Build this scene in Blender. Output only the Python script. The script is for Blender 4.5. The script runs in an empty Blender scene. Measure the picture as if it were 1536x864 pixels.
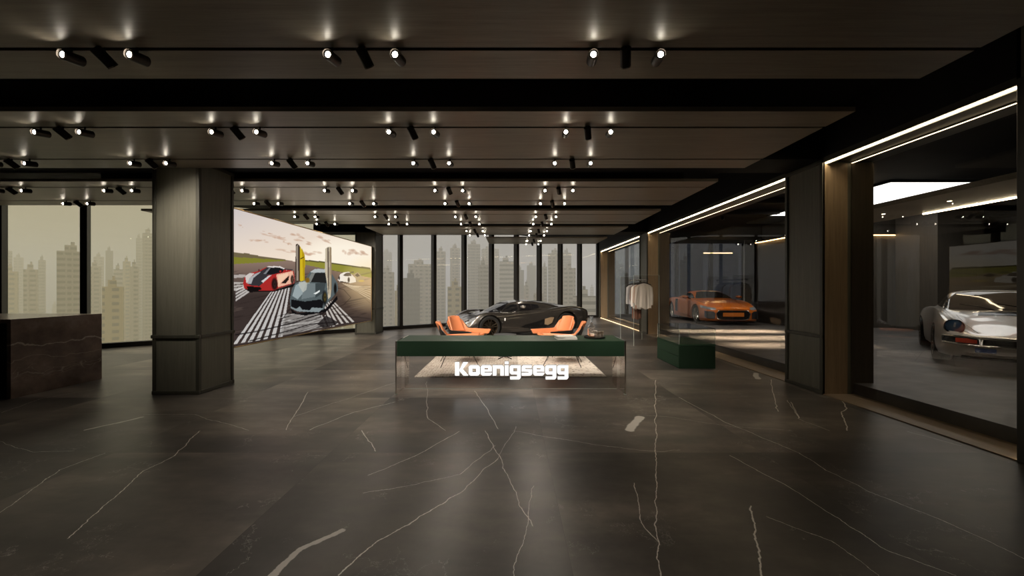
import bpy, bmesh, math, random
import numpy as np
from mathutils import Vector, Matrix
from mathutils.bvhtree import BVHTree
R = math.radians
random.seed(7)
SC = bpy.context.scene
COL = SC.collection
F = 556.0            # focal length in pixels of the 1536 wide frame
CH = 1.53            # camera height
CX, CY = 766.0, 431.0

# ------------------------------------------------------------------ helpers
def tag(o, label=None, cat=None, group=None, kind=None):
    if label: o['label'] = label
    if cat: o['category'] = cat
    if group: o['group'] = group
    if kind: o['kind'] = kind
    return o

def empty(name, loc=(0, 0, 0), rz=0.0, **k):
    o = bpy.data.objects.new(name, None)
    o.empty_display_size = .1
    COL.objects.link(o)
    o.location = loc
    o.rotation_euler = (0, 0, rz)
    tag(o, k.get('label'), k.get('cat'), k.get('group'), k.get('kind'))
    return o

class MB:
    """collects shapes; build() links them as one mesh object"""
    def __init__(s):
        s.v = []; s.f = []; s.m = []
    def add(s, vs, fs, mi=0, M=None):
        b = len(s.v)
        for p in vs:
            p = Vector(p)
            s.v.append(tuple(M @ p) if M is not None else tuple(p))
        for f in fs:
            s.f.append([b + i for i in f]); s.m.append(mi)
        return s
    def box(s, x0, x1, y0, y1, z0, z1, mi=0, M=None):
        vs = [(x0, y0, z0), (x1, y0, z0), (x1, y1, z0), (x0, y1, z0), (x0, y0, z1), (x1, y0, z1), (x1, y1, z1), (x0, y1, z1)]
        fs = [(3, 2, 1, 0), (4, 5, 6, 7), (0, 1, 5, 4), (1, 2, 6, 5), (2, 3, 7, 6), (3, 0, 4, 7)]
        return s.add(vs, fs, mi, M)
    def tube(s, pts, r, n=10, mi=0, M=None, caps=True, r2=None):
        pts = [Vector(p) for p in pts]
        N = len(pts); rings = []
        up = Vector((0, 0, 1))
        vs = []
        prev = None
        for i, p in enumerate(pts):
            d = (pts[min(i + 1, N - 1)] - pts[max(i - 1, 0)]).normalized()
            if prev is None:
                a = d.cross(up)
                if a.length < 1e-3: a = d.cross(Vector((1, 0, 0)))
                a.normalize()
            else:
                a = (prev - d * prev.dot(d)).normalized()
            prev = a
            b = d.cross(a)
            rr = r if r2 is None else r + (r2 - r) * i / (N - 1)
            if isinstance(r, (list, tuple)): rr = r[i]
            for k in range(n):
                t = 2 * math.pi * k / n
                vs.append(p + a * math.cos(t) * rr + b * math.sin(t) * rr)
        fs = []
        for i in range(N - 1):
            for k in range(n):
                k2 = (k + 1) % n
                fs.append((i * n + k, i * n + k2, (i + 1) * n + k2, (i + 1) * n + k))
        if caps:
            fs.append(tuple(reversed(range(n)))); fs.append(tuple(range((N - 1) * n, N * n)))
        return s.add(vs, fs, mi, M)
    def lathe(s, prof, n=24, mi=0, M=None, closed=False):
        """profile of (r, z) turned about z"""
        vs = []; fs = []
        P = len(prof)
        for r, z in prof:
            for k in range(n):
                t = 2 * math.pi * k / n
                vs.append((r * math.cos(t), r * math.sin(t), z))
        for i in range(P if closed else P - 1):
            i2 = (i + 1) % P
            for k in range(n):
                k2 = (k + 1) % n
                fs.append((i * n + k, i * n + k2, i2 * n + k2, i2 * n + k))
        if not closed:
            if prof[0][0] > 1e-4: fs.append(tuple(reversed(range(n))))
            if prof[-1][0] > 1e-4: fs.append(tuple(range((P - 1) * n, P * n)))
        return s.add(vs, fs, mi, M)
    def prism(s, poly, a, b, axis='z', mi=0, M=None):
        """extrude a 2d polygon between a and b along an axis"""
        def P(u, v, w):
            return {'z': (u, v, w), 'y': (u, w, v), 'x': (w, u, v)}[axis]
        n = len(poly)
        vs = [P(u, v, a) for u, v in poly] + [P(u, v, b) for u, v in poly]
        fs = [tuple(reversed(range(n))), tuple(range(n, 2 * n))]
        for i in range(n):
            j = (i + 1) % n
            fs.append((i, j, n + j, n + i))
        return s.add(vs, fs, mi, M)
    def grid(s, fn, nu, nv, mi=0, M=None):
        vs = [fn(i / nu, j / nv) for j in range(nv + 1) for i in range(nu + 1)]
        fs = [(j * (nu + 1) + i, j * (nu + 1) + i + 1, (j + 1) * (nu + 1) + i + 1, (j + 1) * (nu + 1) + i) for j in range(nv) for i in range(nu)]
        return s.add(vs, fs, mi, M)
    def build(s, name, mats, parent=None, smooth=None, bevel=0, loc=None, rz=None, weld=False, bseg=2):
        me = bpy.data.meshes.new(name)
        me.from_pydata(s.v, [], s.f)
        if not isinstance(mats, (list, tuple)): mats = [mats]
        for m in mats: me.materials.append(m)
        if len(mats) > 1: me.polygons.foreach_set('material_index', s.m)
        bm = bmesh.new(); bm.from_mesh(me)
        if weld: bmesh.ops.remove_doubles(bm, verts=bm.verts, dist=1e-5)
        bmesh.ops.recalc_face_normals(bm, faces=bm.faces)
        bm.to_mesh(me); bm.free()
        if smooth is not None:
            for p in me.polygons: p.use_smooth = True
            if smooth < 179: me.set_sharp_from_angle(angle=R(smooth))
        o = bpy.data.objects.new(name, me)
        COL.objects.link(o)
        if parent is not None: o.parent = parent
        if loc is not None: o.location = loc
        if rz is not None: o.rotation_euler = (0, 0, rz)
        if bevel:
            b = o.modifiers.new('bevel', 'BEVEL'); b.width = bevel; b.segments = bseg; b.limit_method = 'ANGLE'
            b.harden_normals = False
        return o

def rot(axis, deg): return Matrix.Rotation(R(deg), 4, axis)
def T(x, y, z): return Matrix.Translation((x, y, z))
def aim(d):
    """matrix that turns +z onto d"""
    return Vector(d).normalized().to_track_quat('Z', 'Y').to_matrix().to_4x4()

def copy_tree(o, parent=None):
    c = o.copy(); COL.objects.link(c)
    if parent is not None: c.parent = parent
    for ch in list(o.children): copy_tree(ch, c)
    return c

# ------------------------------------------------------------------ materials
def new_mat(name):
    m = bpy.data.materials.new(name); m.use_nodes = True
    nt = m.node_tree
    for n in list(nt.nodes): nt.nodes.remove(n)
    out = nt.nodes.new('ShaderNodeOutputMaterial')
    return m, nt, out
def nd(nt, t, **k):
    n = nt.nodes.new(t)
    for a, v in k.items(): setattr(n, a, v)
    return n
def math_n(nt, op, a, b=None, clamp=False):
    n = nd(nt, 'ShaderNodeMath', operation=op, use_clamp=clamp)
    for i, v in enumerate((a, b)):
        if v is None: continue
        if hasattr(v, 'is_output') or isinstance(v, bpy.types.NodeSocket): nt.links.new(v, n.inputs[i])
        else: n.inputs[i].default_value = v
    return n.outputs[0]
def mixc(nt, fac, a, b):
    n = nd(nt, 'ShaderNodeMix', data_type='RGBA')
    for s, v in ((n.inputs[0], fac), (n.inputs[6], a), (n.inputs[7], b)):
        if isinstance(v, bpy.types.NodeSocket): nt.links.new(v, s)
        elif isinstance(v, (int, float)): s.default_value = v
        else: s.default_value = (*v, 1)
    return n.outputs[2]
def coords(nt, scale=(1, 1, 1), obj=False, rotz=0):
    if obj:
        tc = nd(nt, 'ShaderNodeTexCoord').outputs['Object']
    else:
        tc = nd(nt, 'ShaderNodeNewGeometry').outputs['Position']
    mp = nd(nt, 'ShaderNodeMapping'); mp.inputs['Scale'].default_value = scale; mp.inputs['Rotation'].default_value = (0, 0, rotz)
    nt.links.new(tc, mp.inputs[0]); return mp.outputs[0]
def noise(nt, vec, scale, detail=3, rough=.5):
    n = nd(nt, 'ShaderNodeTexNoise'); n.inputs['Scale'].default_value = scale
    n.inputs['Detail'].default_value = detail; n.inputs['Roughness'].default_value = rough
    nt.links.new(vec, n.inputs['Vector']); return n.outputs['Fac']
def ramp(nt, fac, stops):
    r = nd(nt, 'ShaderNodeValToRGB')
    e = r.color_ramp.elements
    e[0].position, e[0].color = stops[0][0], (*stops[0][1], 1)
    e[1].position, e[1].color = stops[1][0], (*stops[1][1], 1)
    for p, c in stops[2:]:
        x = e.new(p); x.color = (*c, 1)
    nt.links.new(fac, r.inputs[0]); return r.outputs[0]
def g3(v): return (v, v, v)
def pbr(name, col=(.5, .5, .5), rough=.5, metal=0.0, spec=.5, coat=0.0, emit=None, estr=0.0, vary=.12, nscale=6.0, trans=0.0, ior=1.45, bump=0.0, sheen=0.0):
    m, nt, out = new_mat(name)
    p = nd(nt, 'ShaderNodeBsdfPrincipled')
    nt.links.new(p.outputs[0], out.inputs[0])
    p.inputs['Roughness'].default_value = rough
    p.inputs['Metallic'].default_value = metal
    p.inputs['Specular IOR Level'].default_value = spec
    p.inputs['Coat Weight'].default_value = coat
    p.inputs['Coat Roughness'].default_value = .05
    p.inputs['Transmission Weight'].default_value = trans
    p.inputs['IOR'].default_value = ior
    p.inputs['Sheen Weight'].default_value = sheen
    if vary > 0:
        f = noise(nt, coords(nt, obj=True), nscale)
        c = mixc(nt, f, tuple(x * (1 - vary) for x in col), tuple(min(1, x * (1 + vary)) for x in col))
        nt.links.new(c, p.inputs['Base Color'])
    else:
        p.inputs['Base Color'].default_value = (*col, 1)
    if bump:
        b = nd(nt, 'ShaderNodeBump'); b.inputs['Strength'].default_value = bump; b.inputs['Distance'].default_value = .01
        nt.links.new(noise(nt, coords(nt, obj=True), nscale * 25, 2), b.inputs['Height'])
        nt.links.new(b.outputs[0], p.inputs['Normal'])
    if emit:
        p.inputs['Emission Color'].default_value = (*emit, 1); p.inputs['Emission Strength'].default_value = estr
    return m
def emis(name, col, s):
    m, nt, out = new_mat(name)
    e = nd(nt, 'ShaderNodeEmission'); e.inputs[0].default_value = (*col, 1); e.inputs[1].default_value = s
    nt.links.new(e.outputs[0], out.inputs[0]); return m
def wood(name, a, b, axis='z', rough=.42, spec=.5, grain=1.0):
    m, nt, out = new_mat(name)
    p = nd(nt, 'ShaderNodeBsdfPrincipled'); nt.links.new(p.outputs[0], out.inputs[0])
    sc = {'x': (.6, 14, 14), 'y': (14, .6, 14), 'z': (14, 14, .6)}[axis]
    v = coords(nt, sc)
    n1 = noise(nt, v, 2.2 * grain, 5, .6)
    n2 = noise(nt, coords(nt, tuple(s * 6 for s in sc)), 2.0 * grain, 2, .5)
    n3 = noise(nt, coords(nt), .7, 2)
    f = math_n(nt, 'ADD', math_n(nt, 'MULTIPLY', n1, .7), math_n(nt, 'MULTIPLY', n2, .3))
    c = ramp(nt, f, [(.3, a), (.7, b)])
    c2 = mixc(nt, math_n(nt, 'MULTIPLY', n3, .5), c, tuple(x * .75 for x in a))
    nt.links.new(c2, p.inputs['Base Color'])
    nt.links.new(math_n(nt, 'ADD', math_n(nt, 'MULTIPLY', n1, .12), rough - .06), p.inputs['Roughness'])
    p.inputs['Specular IOR Level'].default_value = spec
    bp = nd(nt, 'ShaderNodeBump'); bp.inputs['Strength'].default_value = .12; bp.inputs['Distance'].default_value = .004
    nt.links.new(f, bp.inputs['Height']); nt.links.new(bp.outputs[0], p.inputs['Normal'])
    return m
def pane(name, tint, refl=1.0, ior=1.5, rough=0.0):
    """thin sheet of glass: tinted see-through plus a mirror reflection that grows towards grazing angles"""
    m, nt, out = new_mat(name)
    t = nd(nt, 'ShaderNodeBsdfTransparent'); t.inputs[0].default_value = (*tint, 1)
    g = nd(nt, 'ShaderNodeBsdfGlossy'); g.inputs['Roughness'].default_value = rough; g.inputs[0].default_value = (1, 1, 1, 1)
    fr = nd(nt, 'ShaderNodeFresnel'); fr.inputs[0].default_value = ior
    mx = nd(nt, 'ShaderNodeMixShader')
    ge = nd(nt, 'ShaderNodeNewGeometry')
    front = math_n(nt, 'SUBTRACT', 1.0, ge.outputs['Backfacing'])
    nt.links.new(math_n(nt, 'MULTIPLY', math_n(nt, 'MULTIPLY', fr.outputs[0], refl, True), front), mx.inputs[0])
    nt.links.new(t.outputs[0], mx.inputs[1]); nt.links.new(g.outputs[0], mx.inputs[2])
    nt.links.new(mx.outputs[0], out.inputs[0]); return m

M = {}
M['ceil'] = wood('dark stained ceiling wood', (.24, .212, .168), (.42, .372, .295), 'x', rough=.38, spec=.55)
M['column'] = wood('olive stained wood', (.125, .124, .098), (.215, .213, .17), 'z', rough=.45)
M['trimwood'] = wood('dark olive trim', (.05, .05, .04), (.085, .085, .066), 'z', rough=.4)
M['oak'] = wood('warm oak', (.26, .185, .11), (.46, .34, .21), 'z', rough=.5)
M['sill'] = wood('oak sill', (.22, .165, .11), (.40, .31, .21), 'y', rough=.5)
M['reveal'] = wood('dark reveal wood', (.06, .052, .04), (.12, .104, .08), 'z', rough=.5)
M['black'] = pbr('black paint', (.006, .006, .0065), .75, vary=.2, spec=.2)
M['bulk'] = pbr('charcoal bulkhead paint', (.013, .013, .0145), .7, vary=.15, spec=.3)
M['mull'] = pbr('dark bronze mullion', (.012, .010, .008), .45, .3, vary=.1)
M['track'] = pbr('black track', (.004, .004, .004), .5, vary=.1)
M['spot'] = pbr('bronze black lamp body', (.03, .024, .020), .35, .6, vary=.1)
M['ring'] = pbr('pale lamp ring', (.5, .46, .38), .4, .2, vary=.05)
M['lens'] = emis('lamp lens', (1, .90, .74), 36)
M['lens_side'] = emis('side lamp lens', (1, .82, .6), 26)
M['green'] = pbr('dark green lacquer', (.018, .046, .026), .5, vary=.08, spec=.3)
M['green_shaded'] = pbr('shaded green lacquer', (.009, .024, .013), .45, vary=.08, spec=.4)  # darker copy of the green lacquer, shade put into the colour
M['glass'] = pane('clear glass', (.93, .94, .93), 1.3)
M['gallery'] = pane('gallery glass', (.92, .92, .91), .85)
M['glassdesk'] = pane('smoked clear glass', (.90, .885, .87), 1.5)
M['edge'] = pbr('polished glass edge', (.45, .50, .47), .12, .0, vary=.05, spec=.9)
M['chrome'] = pbr('polished metal', (.75, .73, .68), .15, 1.0, vary=.03)
M['sign'] = emis('lit lettering', (1, .99, .96), 1.5)
M['halo'] = emis('painted letter halo', (1, .97, .94), .26)
M['leather'] = pbr('tan orange leather', (.50, .175, .075), .42, vary=.10, nscale=9, bump=.1)
M['blackshell'] = pbr('black shell', (.01, .01, .01), .35, vary=.1)
M['wire'] = pbr('black wire', (.012, .012, .012), .35, .5, vary=.05)
M['orange'] = pbr('orange car paint', (.62, .155, .012), .28, .15, coat=1.0, vary=.04)
M['carbon'] = pbr('dark carbon car paint', (.045, .041, .037), .24, .55, coat=1.0, vary=.08)
M['white'] = pbr('white car paint', (.58, .56, .54), .28, 0, coat=.8, vary=.03)
M['cglass'] = pbr('dark car glass', (.006, .006, .007), .05, 0, spec=.8, vary=.1)
M['pglass'] = pbr('grey car glass', (.10, .09, .085), .06, 0, spec=.9, vary=.25, nscale=1.5)
M['rubber'] = pbr('black rubber', (.006, .006, .006), .8, vary=.1)
M['gloss'] = pbr('gloss black plastic', (.006, .006, .006), .2, vary=.1)
M['mesh'] = pbr('black mesh', (.006, .006, .007), .6, vary=.3, nscale=60)
M['rimdark'] = pbr('dark rim', (.10, .08, .06), .3, .9, vary=.05)
M['rimsilver'] = pbr('silver rim', (.55, .52, .48), .25, .9, vary=.05)
M['lamp'] = pbr('lamp glass', (.35, .38, .42), .06, .5, vary=.2, nscale=14)
M['blue'] = pbr('blue lamp glass', (.012, .045, .10), .10, 0, spec=.8, vary=.25)
M['red'] = pbr('red indicator', (.55, .07, .035), .3, vary=.15)
M['patchblue'] = pbr('blue patch', (.02, .06, .20), .4, vary=.2)
M['plateorange'] = pbr('orange plate', (.60, .17, .02), .4, vary=.05)
M['tan'] = pbr('tan intake patch', (.30, .21, .13), .4, .4, vary=.2)
M['paper'] = pbr('paper', (.86, .86, .83), .6, vary=.08, nscale=20)
M['cloth'] = pbr('white cotton', (.88, .86, .83), .85, vary=.08, sheen=.3)
M['clothgrey'] = pbr('grey cotton', (.50, .49, .50), .9, vary=.12)
M['clothpeach'] = pbr('peach cotton', (.62, .42, .33), .9, vary=.1)
M['clothdark'] = pbr('brown cotton', (.20, .10, .07), .9, vary=.1)
M['hanger'] = pbr('dark hanger', (.03, .03, .035), .4, vary=.1)
M['gold'] = pbr('gold frame', (.62, .42, .2), .3, .9, vary=.05)
M['led'] = emis('warm white led', (1, .80, .52), 26)
M['led2'] = emis('warm led line', (1, .74, .44), 7)
M['cove'] = emis('amber cove led', (1, .60, .24), 13)
M['floorled'] = emis('floor led line', (1, .72, .42), 3.2)
M['lightbox'] = emis('white light panel', (1, .99, .97), 2.6)
M['partition'] = wood('black stained oak', (.045, .038, .030), (.085, .072, .055), 'z', rough=.5)
M['crystal'] = pane('crystal', (.88, .84, .80), 2.4, 1.6)
M['cut'] = pbr('cut crystal facets', (.62, .58, .55), .15, .3, vary=.1)
M['liquor'] = pbr('amber liquor', (.40, .19, .08), .1, vary=.1)
M['coretable'] = pbr('black table top', (.02, .02, .02), .3, vary=.1)

# ------------------------------------------------------------------ camera
cam = bpy.data.objects.new('camera', bpy.data.cameras.new('camera'))
COL.objects.link(cam); SC.camera = cam
cam.location = (0, 0, CH); cam.rotation_euler = (R(90), 0, 0)
cam.data.sensor_width = 36.0
cam.data.lens = 36.0 * F / 1536.0
cam.data.shift_x = (768 - CX) / 1536.0
cam.data.shift_y = -(432 - CY) / 1536.0
cam.data.clip_end = 3000; cam.data.clip_start = .05

# ------------------------------------------------------------------ floor with veins
def fl(px, py):
    d = CH * F / (py - CY)
    return ((px - CX) / F * d, d)

VEINS = [ # pixel polylines read off the photographed floor, width in mm
 ([(508, 864), (560, 818), (620, 782), (690, 740), (745, 688)], 7),
 ([(745, 688), (775, 640)], 3),
 ([(690, 646), (625, 683), (550, 713)], 6),
 ([(690, 712), (626, 727), (545, 739)], 4),
 ([(690, 712), (742, 668)], 5),
 ([(726, 646), (750, 687), (770, 735), (800, 790)], 6),
 ([(100, 809), (182, 736), (215, 706), (262, 683), (300, 646)], 5),
 ([(0, 768), (90, 705), (160, 679)], 4),
 ([(0, 620), (60, 598), (153, 582)], 4),
 ([(592, 603), (530, 618), (464, 645)], 6),
 ([(428, 645), (463, 588)], 5),
 ([(592, 574), (500, 605), (440, 625)], 3),
 ([(542, 646), (563, 677)], 6),
 ([(640, 572), (641, 628), (668, 646)], 4),
 ([(712, 586), (735, 620), (747, 643)], 6),
 ([(990, 864), (986, 800), (984, 730), (983, 570)], 6),
 ([(986, 812), (965, 787), (950, 725)], 5),
 ([(768, 864), (790, 800), (800, 730)], 4),
 ([(1143, 864), (1127, 759)], 9),
 ([(1434, 864), (1320, 820), (1200, 740), (1095, 683)], 5),
 ([(1536, 838), (1430, 788), (1300, 735), (1240, 705), (1200, 680), (1090, 634), (1018, 596)], 5),
 ([(1148, 774), (1250, 812), (1320, 864)], 3),
 ([(1180, 600), (1198, 628), (1243, 646)], 4),
 ([(1156, 569), (1166, 617)], 7),
 ([(1273, 646), (1262, 618), (1270, 612), (1264, 602)], 9),
 ([(1186, 603), (1198, 628)], 5),
 ([(1360, 647), (1440, 668)], 4),
 ([(955, 622), (1000, 625), (1100, 640), (1190, 646)], 2),
 ([(768, 646), (900, 668), (990, 678), (1020, 675)], 3),
 ([(0, 662), (50, 678), (110, 676)], 3),
 ([(215, 622), (290, 622), (373, 645)], 3),
]
PATCH = [ # short broad pale inclusions
 ([(128, 645), (212, 626)], 20), ([(404, 866), (450, 826), (486, 808), (514, 796)], 22), ([(944, 645), (960, 626)], 55), ([(1136, 568), (1134, 560)], 50),
]
def floor_material():
    m, nt, out = new_mat('dark veined marble slabs')
    L = nt.links
    p = nd(nt, 'ShaderNodeBsdfPrincipled'); L.new(p.outputs[0], out.inputs[0])
    pos = nd(nt, 'ShaderNodeNewGeometry').outputs['Position']
    # wobble
    nz = nd(nt, 'ShaderNodeTexNoise'); nz.inputs['Scale'].default_value = 3.0; nz.inputs['Detail'].default_value = 6; nz.inputs['Roughness'].default_value = .65
    L.new(pos, nz.inputs['Vector'])
    sub = nd(nt, 'ShaderNodeVectorMath', operation='SUBTRACT'); L.new(nz.outputs['Color'], sub.inputs[0]); sub.inputs[1].default_value = (.5, .5, .5)
    scl = nd(nt, 'ShaderNodeVectorMath', operation='SCALE'); L.new(sub.outputs[0], scl.inputs[0]); scl.inputs['Scale'].default_value = .10
    ad = nd(nt, 'ShaderNodeVectorMath', operation='ADD'); L.new(pos, ad.inputs[0]); L.new(scl.outputs[0], ad.inputs[1])
    fz = nd(nt, 'ShaderNodeVectorMath', operation='MULTIPLY'); L.new(ad.outputs[0], fz.inputs[0]); fz.inputs[1].default_value = (1, 1, 0)
    P = fz.outputs[0]
    # group: soft line segment
    g = bpy.data.node_groups.new('vein segment', 'ShaderNodeTree')
    for nme, t in (('P', 'NodeSocketVector'), ('A', 'NodeSocketVector'), ('D', 'NodeSocketVector'), ('I', 'NodeSocketFloat'), ('W', 'NodeSocketFloat'), ('Prev', 'NodeSocketFloat')):
        g.interface.new_socket(nme, in_out='INPUT', socket_type=t)
    g.interface.new_socket('Fac', in_out='OUTPUT', socket_type='NodeSocketFloat')
    gi = g.nodes.new('NodeGroupInput'); go = g.nodes.new('NodeGroupOutput')
    lnk = nd(g, 'ShaderNodeVectorMath', operation='SCALE'); lnk.inputs[0].default_value = (1e-7, 1e-7, 0); g.links.new(gi.outputs['Prev'], lnk.inputs['Scale'])
    pin = nd(g, 'ShaderNodeVectorMath', operation='ADD'); g.links.new(gi.outputs['P'], pin.inputs[0]); g.links.new(lnk.outputs[0], pin.inputs[1])
    s1 = nd(g, 'ShaderNodeVectorMath', operation='SUBTRACT'); g.links.new(pin.outputs[0], s1.inputs[0]); g.links.new(gi.outputs['A'], s1.inputs[1])
    dt = nd(g, 'ShaderNodeVectorMath', operation='DOT_PRODUCT'); g.links.new(s1.outputs[0], dt.inputs[0]); g.links.new(gi.outputs['D'], dt.inputs[1])
    t = math_n(g, 'MULTIPLY', dt.outputs['Value'], gi.outputs['I'], True)
    s2 = nd(g, 'ShaderNodeVectorMath', operation='SCALE'); g.links.new(gi.outputs['D'], s2.inputs[0]); g.links.new(t, s2.inputs['Scale'])
    ds = nd(g, 'ShaderNodeVectorMath', operation='DISTANCE'); g.links.new(s1.outputs[0], ds.inputs[0]); g.links.new(s2.outputs[0], ds.inputs[1])
    q = math_n(g, 'SUBTRACT', 1.0, math_n(g, 'DIVIDE', ds.outputs['Value'], gi.outputs['W']), True)
    g.links.new(math_n(g, 'MAXIMUM', q, gi.outputs['Prev']), go.inputs[0])
    def chain(lst, prev=None, base=None):
        for pts, w in lst:
            W = [fl(*q) for q in pts]
            for a, b in zip(W[:-1], W[1:]):
                n = nd(nt, 'ShaderNodeGroup'); n.node_tree = g
                L.new(P, n.inputs['P'])
                n.inputs['A'].default_value = (a[0], a[1], 0); n.inputs['D'].default_value = (b[0] - a[0], b[1] - a[1], 0)
                n.inputs['I'].default_value = 1.0 / max(1e-6, (b[0] - a[0]) ** 2 + (b[1] - a[1]) ** 2)
                n.inputs['W'].default_value = w / 1000.0 * (.72 if w < 12 else 1.0)
                if prev is None: n.inputs['Prev'].default_value = 0
                else: L.new(prev, n.inputs['Prev'])
                prev = n.outputs[0]
        return prev
    v1 = chain(VEINS); v2 = chain(PATCH)
    # slabs
    sep = nd(nt, 'ShaderNodeSeparateXYZ'); L.new(pos, sep.inputs[0])
    ux = math_n(nt, 'DIVIDE', math_n(nt, 'SUBTRACT', sep.outputs[0], .332), 2.0)
    uy = math_n(nt, 'DIVIDE', math_n(nt, 'SUBTRACT', sep.outputs[1], 3.43), 1.71)
    cx = math_n(nt, 'FLOOR', ux); cy = math_n(nt, 'FLOOR', uy)
    cb = nd(nt, 'ShaderNodeCombineXYZ'); L.new(cx, cb.inputs[0]); L.new(cy, cb.inputs[1])
    wn = nd(nt, 'ShaderNodeTexWhiteNoise', noise_dimensions='3D'); L.new(cb.outputs[0], wn.inputs['Vector'])
    fx = math_n(nt, 'ABSOLUTE', math_n(nt, 'SUBTRACT', math_n(nt, 'FRACT', ux), .5))
    fy = math_n(nt, 'ABSOLUTE', math_n(nt, 'SUBTRACT', math_n(nt, 'FRACT', uy), .5))
    jt = math_n(nt, 'MAXIMUM', math_n(nt, 'GREATER_THAN', fx, .4992), math_n(nt, 'GREATER_THAN', fy, .4991))
    # per slab offset for the pattern
    off = nd(nt, 'ShaderNodeVectorMath', operation='MULTIPLY_ADD'); L.new(wn.outputs['Color'], off.inputs[0]); off.inputs[1].default_value = (9, 9, 9); L.new(pos, off.inputs[2])
    mp = nd(nt, 'ShaderNodeMapping'); mp.inputs['Rotation'].default_value = (0, 0, R(38)); mp.inputs['Scale'].default_value = (.55, 2.0, 1)
    L.new(off.outputs[0], mp.inputs[0])
    cl = noise(nt, mp.outputs[0], .75, 5, .62)
    fine = noise(nt, off.outputs[0], 9, 6, .7)
    base = ramp(nt, cl, [(.30, (.066, .061, .057)), (.46, (.104, .094, .085)), (.56, (.15, .132, .115)), (.70, (.27, .237, .198))])
    tone = math_n(nt, 'ADD', math_n(nt, 'MULTIPLY', wn.outputs['Value'], .8), .55)
    tone = math_n(nt, 'MULTIPLY', tone, math_n(nt, 'ADD', math_n(nt, 'MULTIPLY', math_n(nt, 'ADD', fine, noise(nt, off.outputs[0], 2.6, 5, .6)), .75), .26))
    hs = nd(nt, 'ShaderNodeVectorMath', operation='SCALE'); L.new(base, hs.inputs[0]); L.new(tone, hs.inputs['Scale'])
    # hair veins
    dz = nd(nt, 'ShaderNodeVectorMath', operation='MULTIPLY_ADD'); L.new(sub.outputs[0], dz.inputs[0]); dz.inputs[1].default_value = (.9, .9, 0); L.new(off.outputs[0], dz.inputs[2])
    vo = nd(nt, 'ShaderNodeTexVoronoi', feature='DISTANCE_TO_EDGE'); vo.inputs['Scale'].default_value = 1.3; L.new(dz.outputs[0], vo.inputs['Vector'])
    hair = math_n(nt, 'SUBTRACT', 1.0, math_n(nt, 'MULTIPLY', vo.outputs['Distance'], 260), True)
    hmask = math_n(nt, 'GREATER_THAN', noise(nt, off.outputs[0], 1.1, 2), .58)
    hair = math_n(nt, 'MULTIPLY', math_n(nt, 'MULTIPLY', hair, hmask), .32)
    vo2 = nd(nt, 'ShaderNodeTexVoronoi', feature='DISTANCE_TO_EDGE'); vo2.inputs['Scale'].default_value = 9; L.new(dz.outputs[0], vo2.inputs['Vector'])
    crk = math_n(nt, 'SUBTRACT', 1.0, math_n(nt, 'MULTIPLY', vo2.outputs['Distance'], 60), True)
    cm = math_n(nt, 'GREATER_THAN', noise(nt, off.outputs[0], 1.6, 4, .7), .62)
    crk = math_n(nt, 'MULTIPLY', math_n(nt, 'MULTIPLY', crk, cm), .34)
    vv = math_n(nt, 'MULTIPLY', math_n(nt, 'MULTIPLY', v1, 1.7, True), math_n(nt, 'ADD', math_n(nt, 'MULTIPLY', fine, .9), .62), True)
    allv = math_n(nt, 'MAXIMUM', math_n(nt, 'MAXIMUM', vv, hair), crk)
    pt = math_n(nt, 'MULTIPLY', math_n(nt, 'MULTIPLY', v2, 4.0, True), .8)
    allv = math_n(nt, 'MAXIMUM', allv, pt, True)
    c = mixc(nt, allv, hs.outputs[0], (.86, .83, .78))
    c = mixc(nt, math_n(nt, 'MULTIPLY', jt, .55), c, (.012, .011, .010))
    L.new(c, p.inputs['Base Color'])
    L.new(math_n(nt, 'ADD', math_n(nt, 'MULTIPLY', fine, .12), .29), p.inputs['Roughness'])
    p.inputs['Specular IOR Level'].default_value = .34
    return m
M['floor'] = floor_material()

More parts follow.
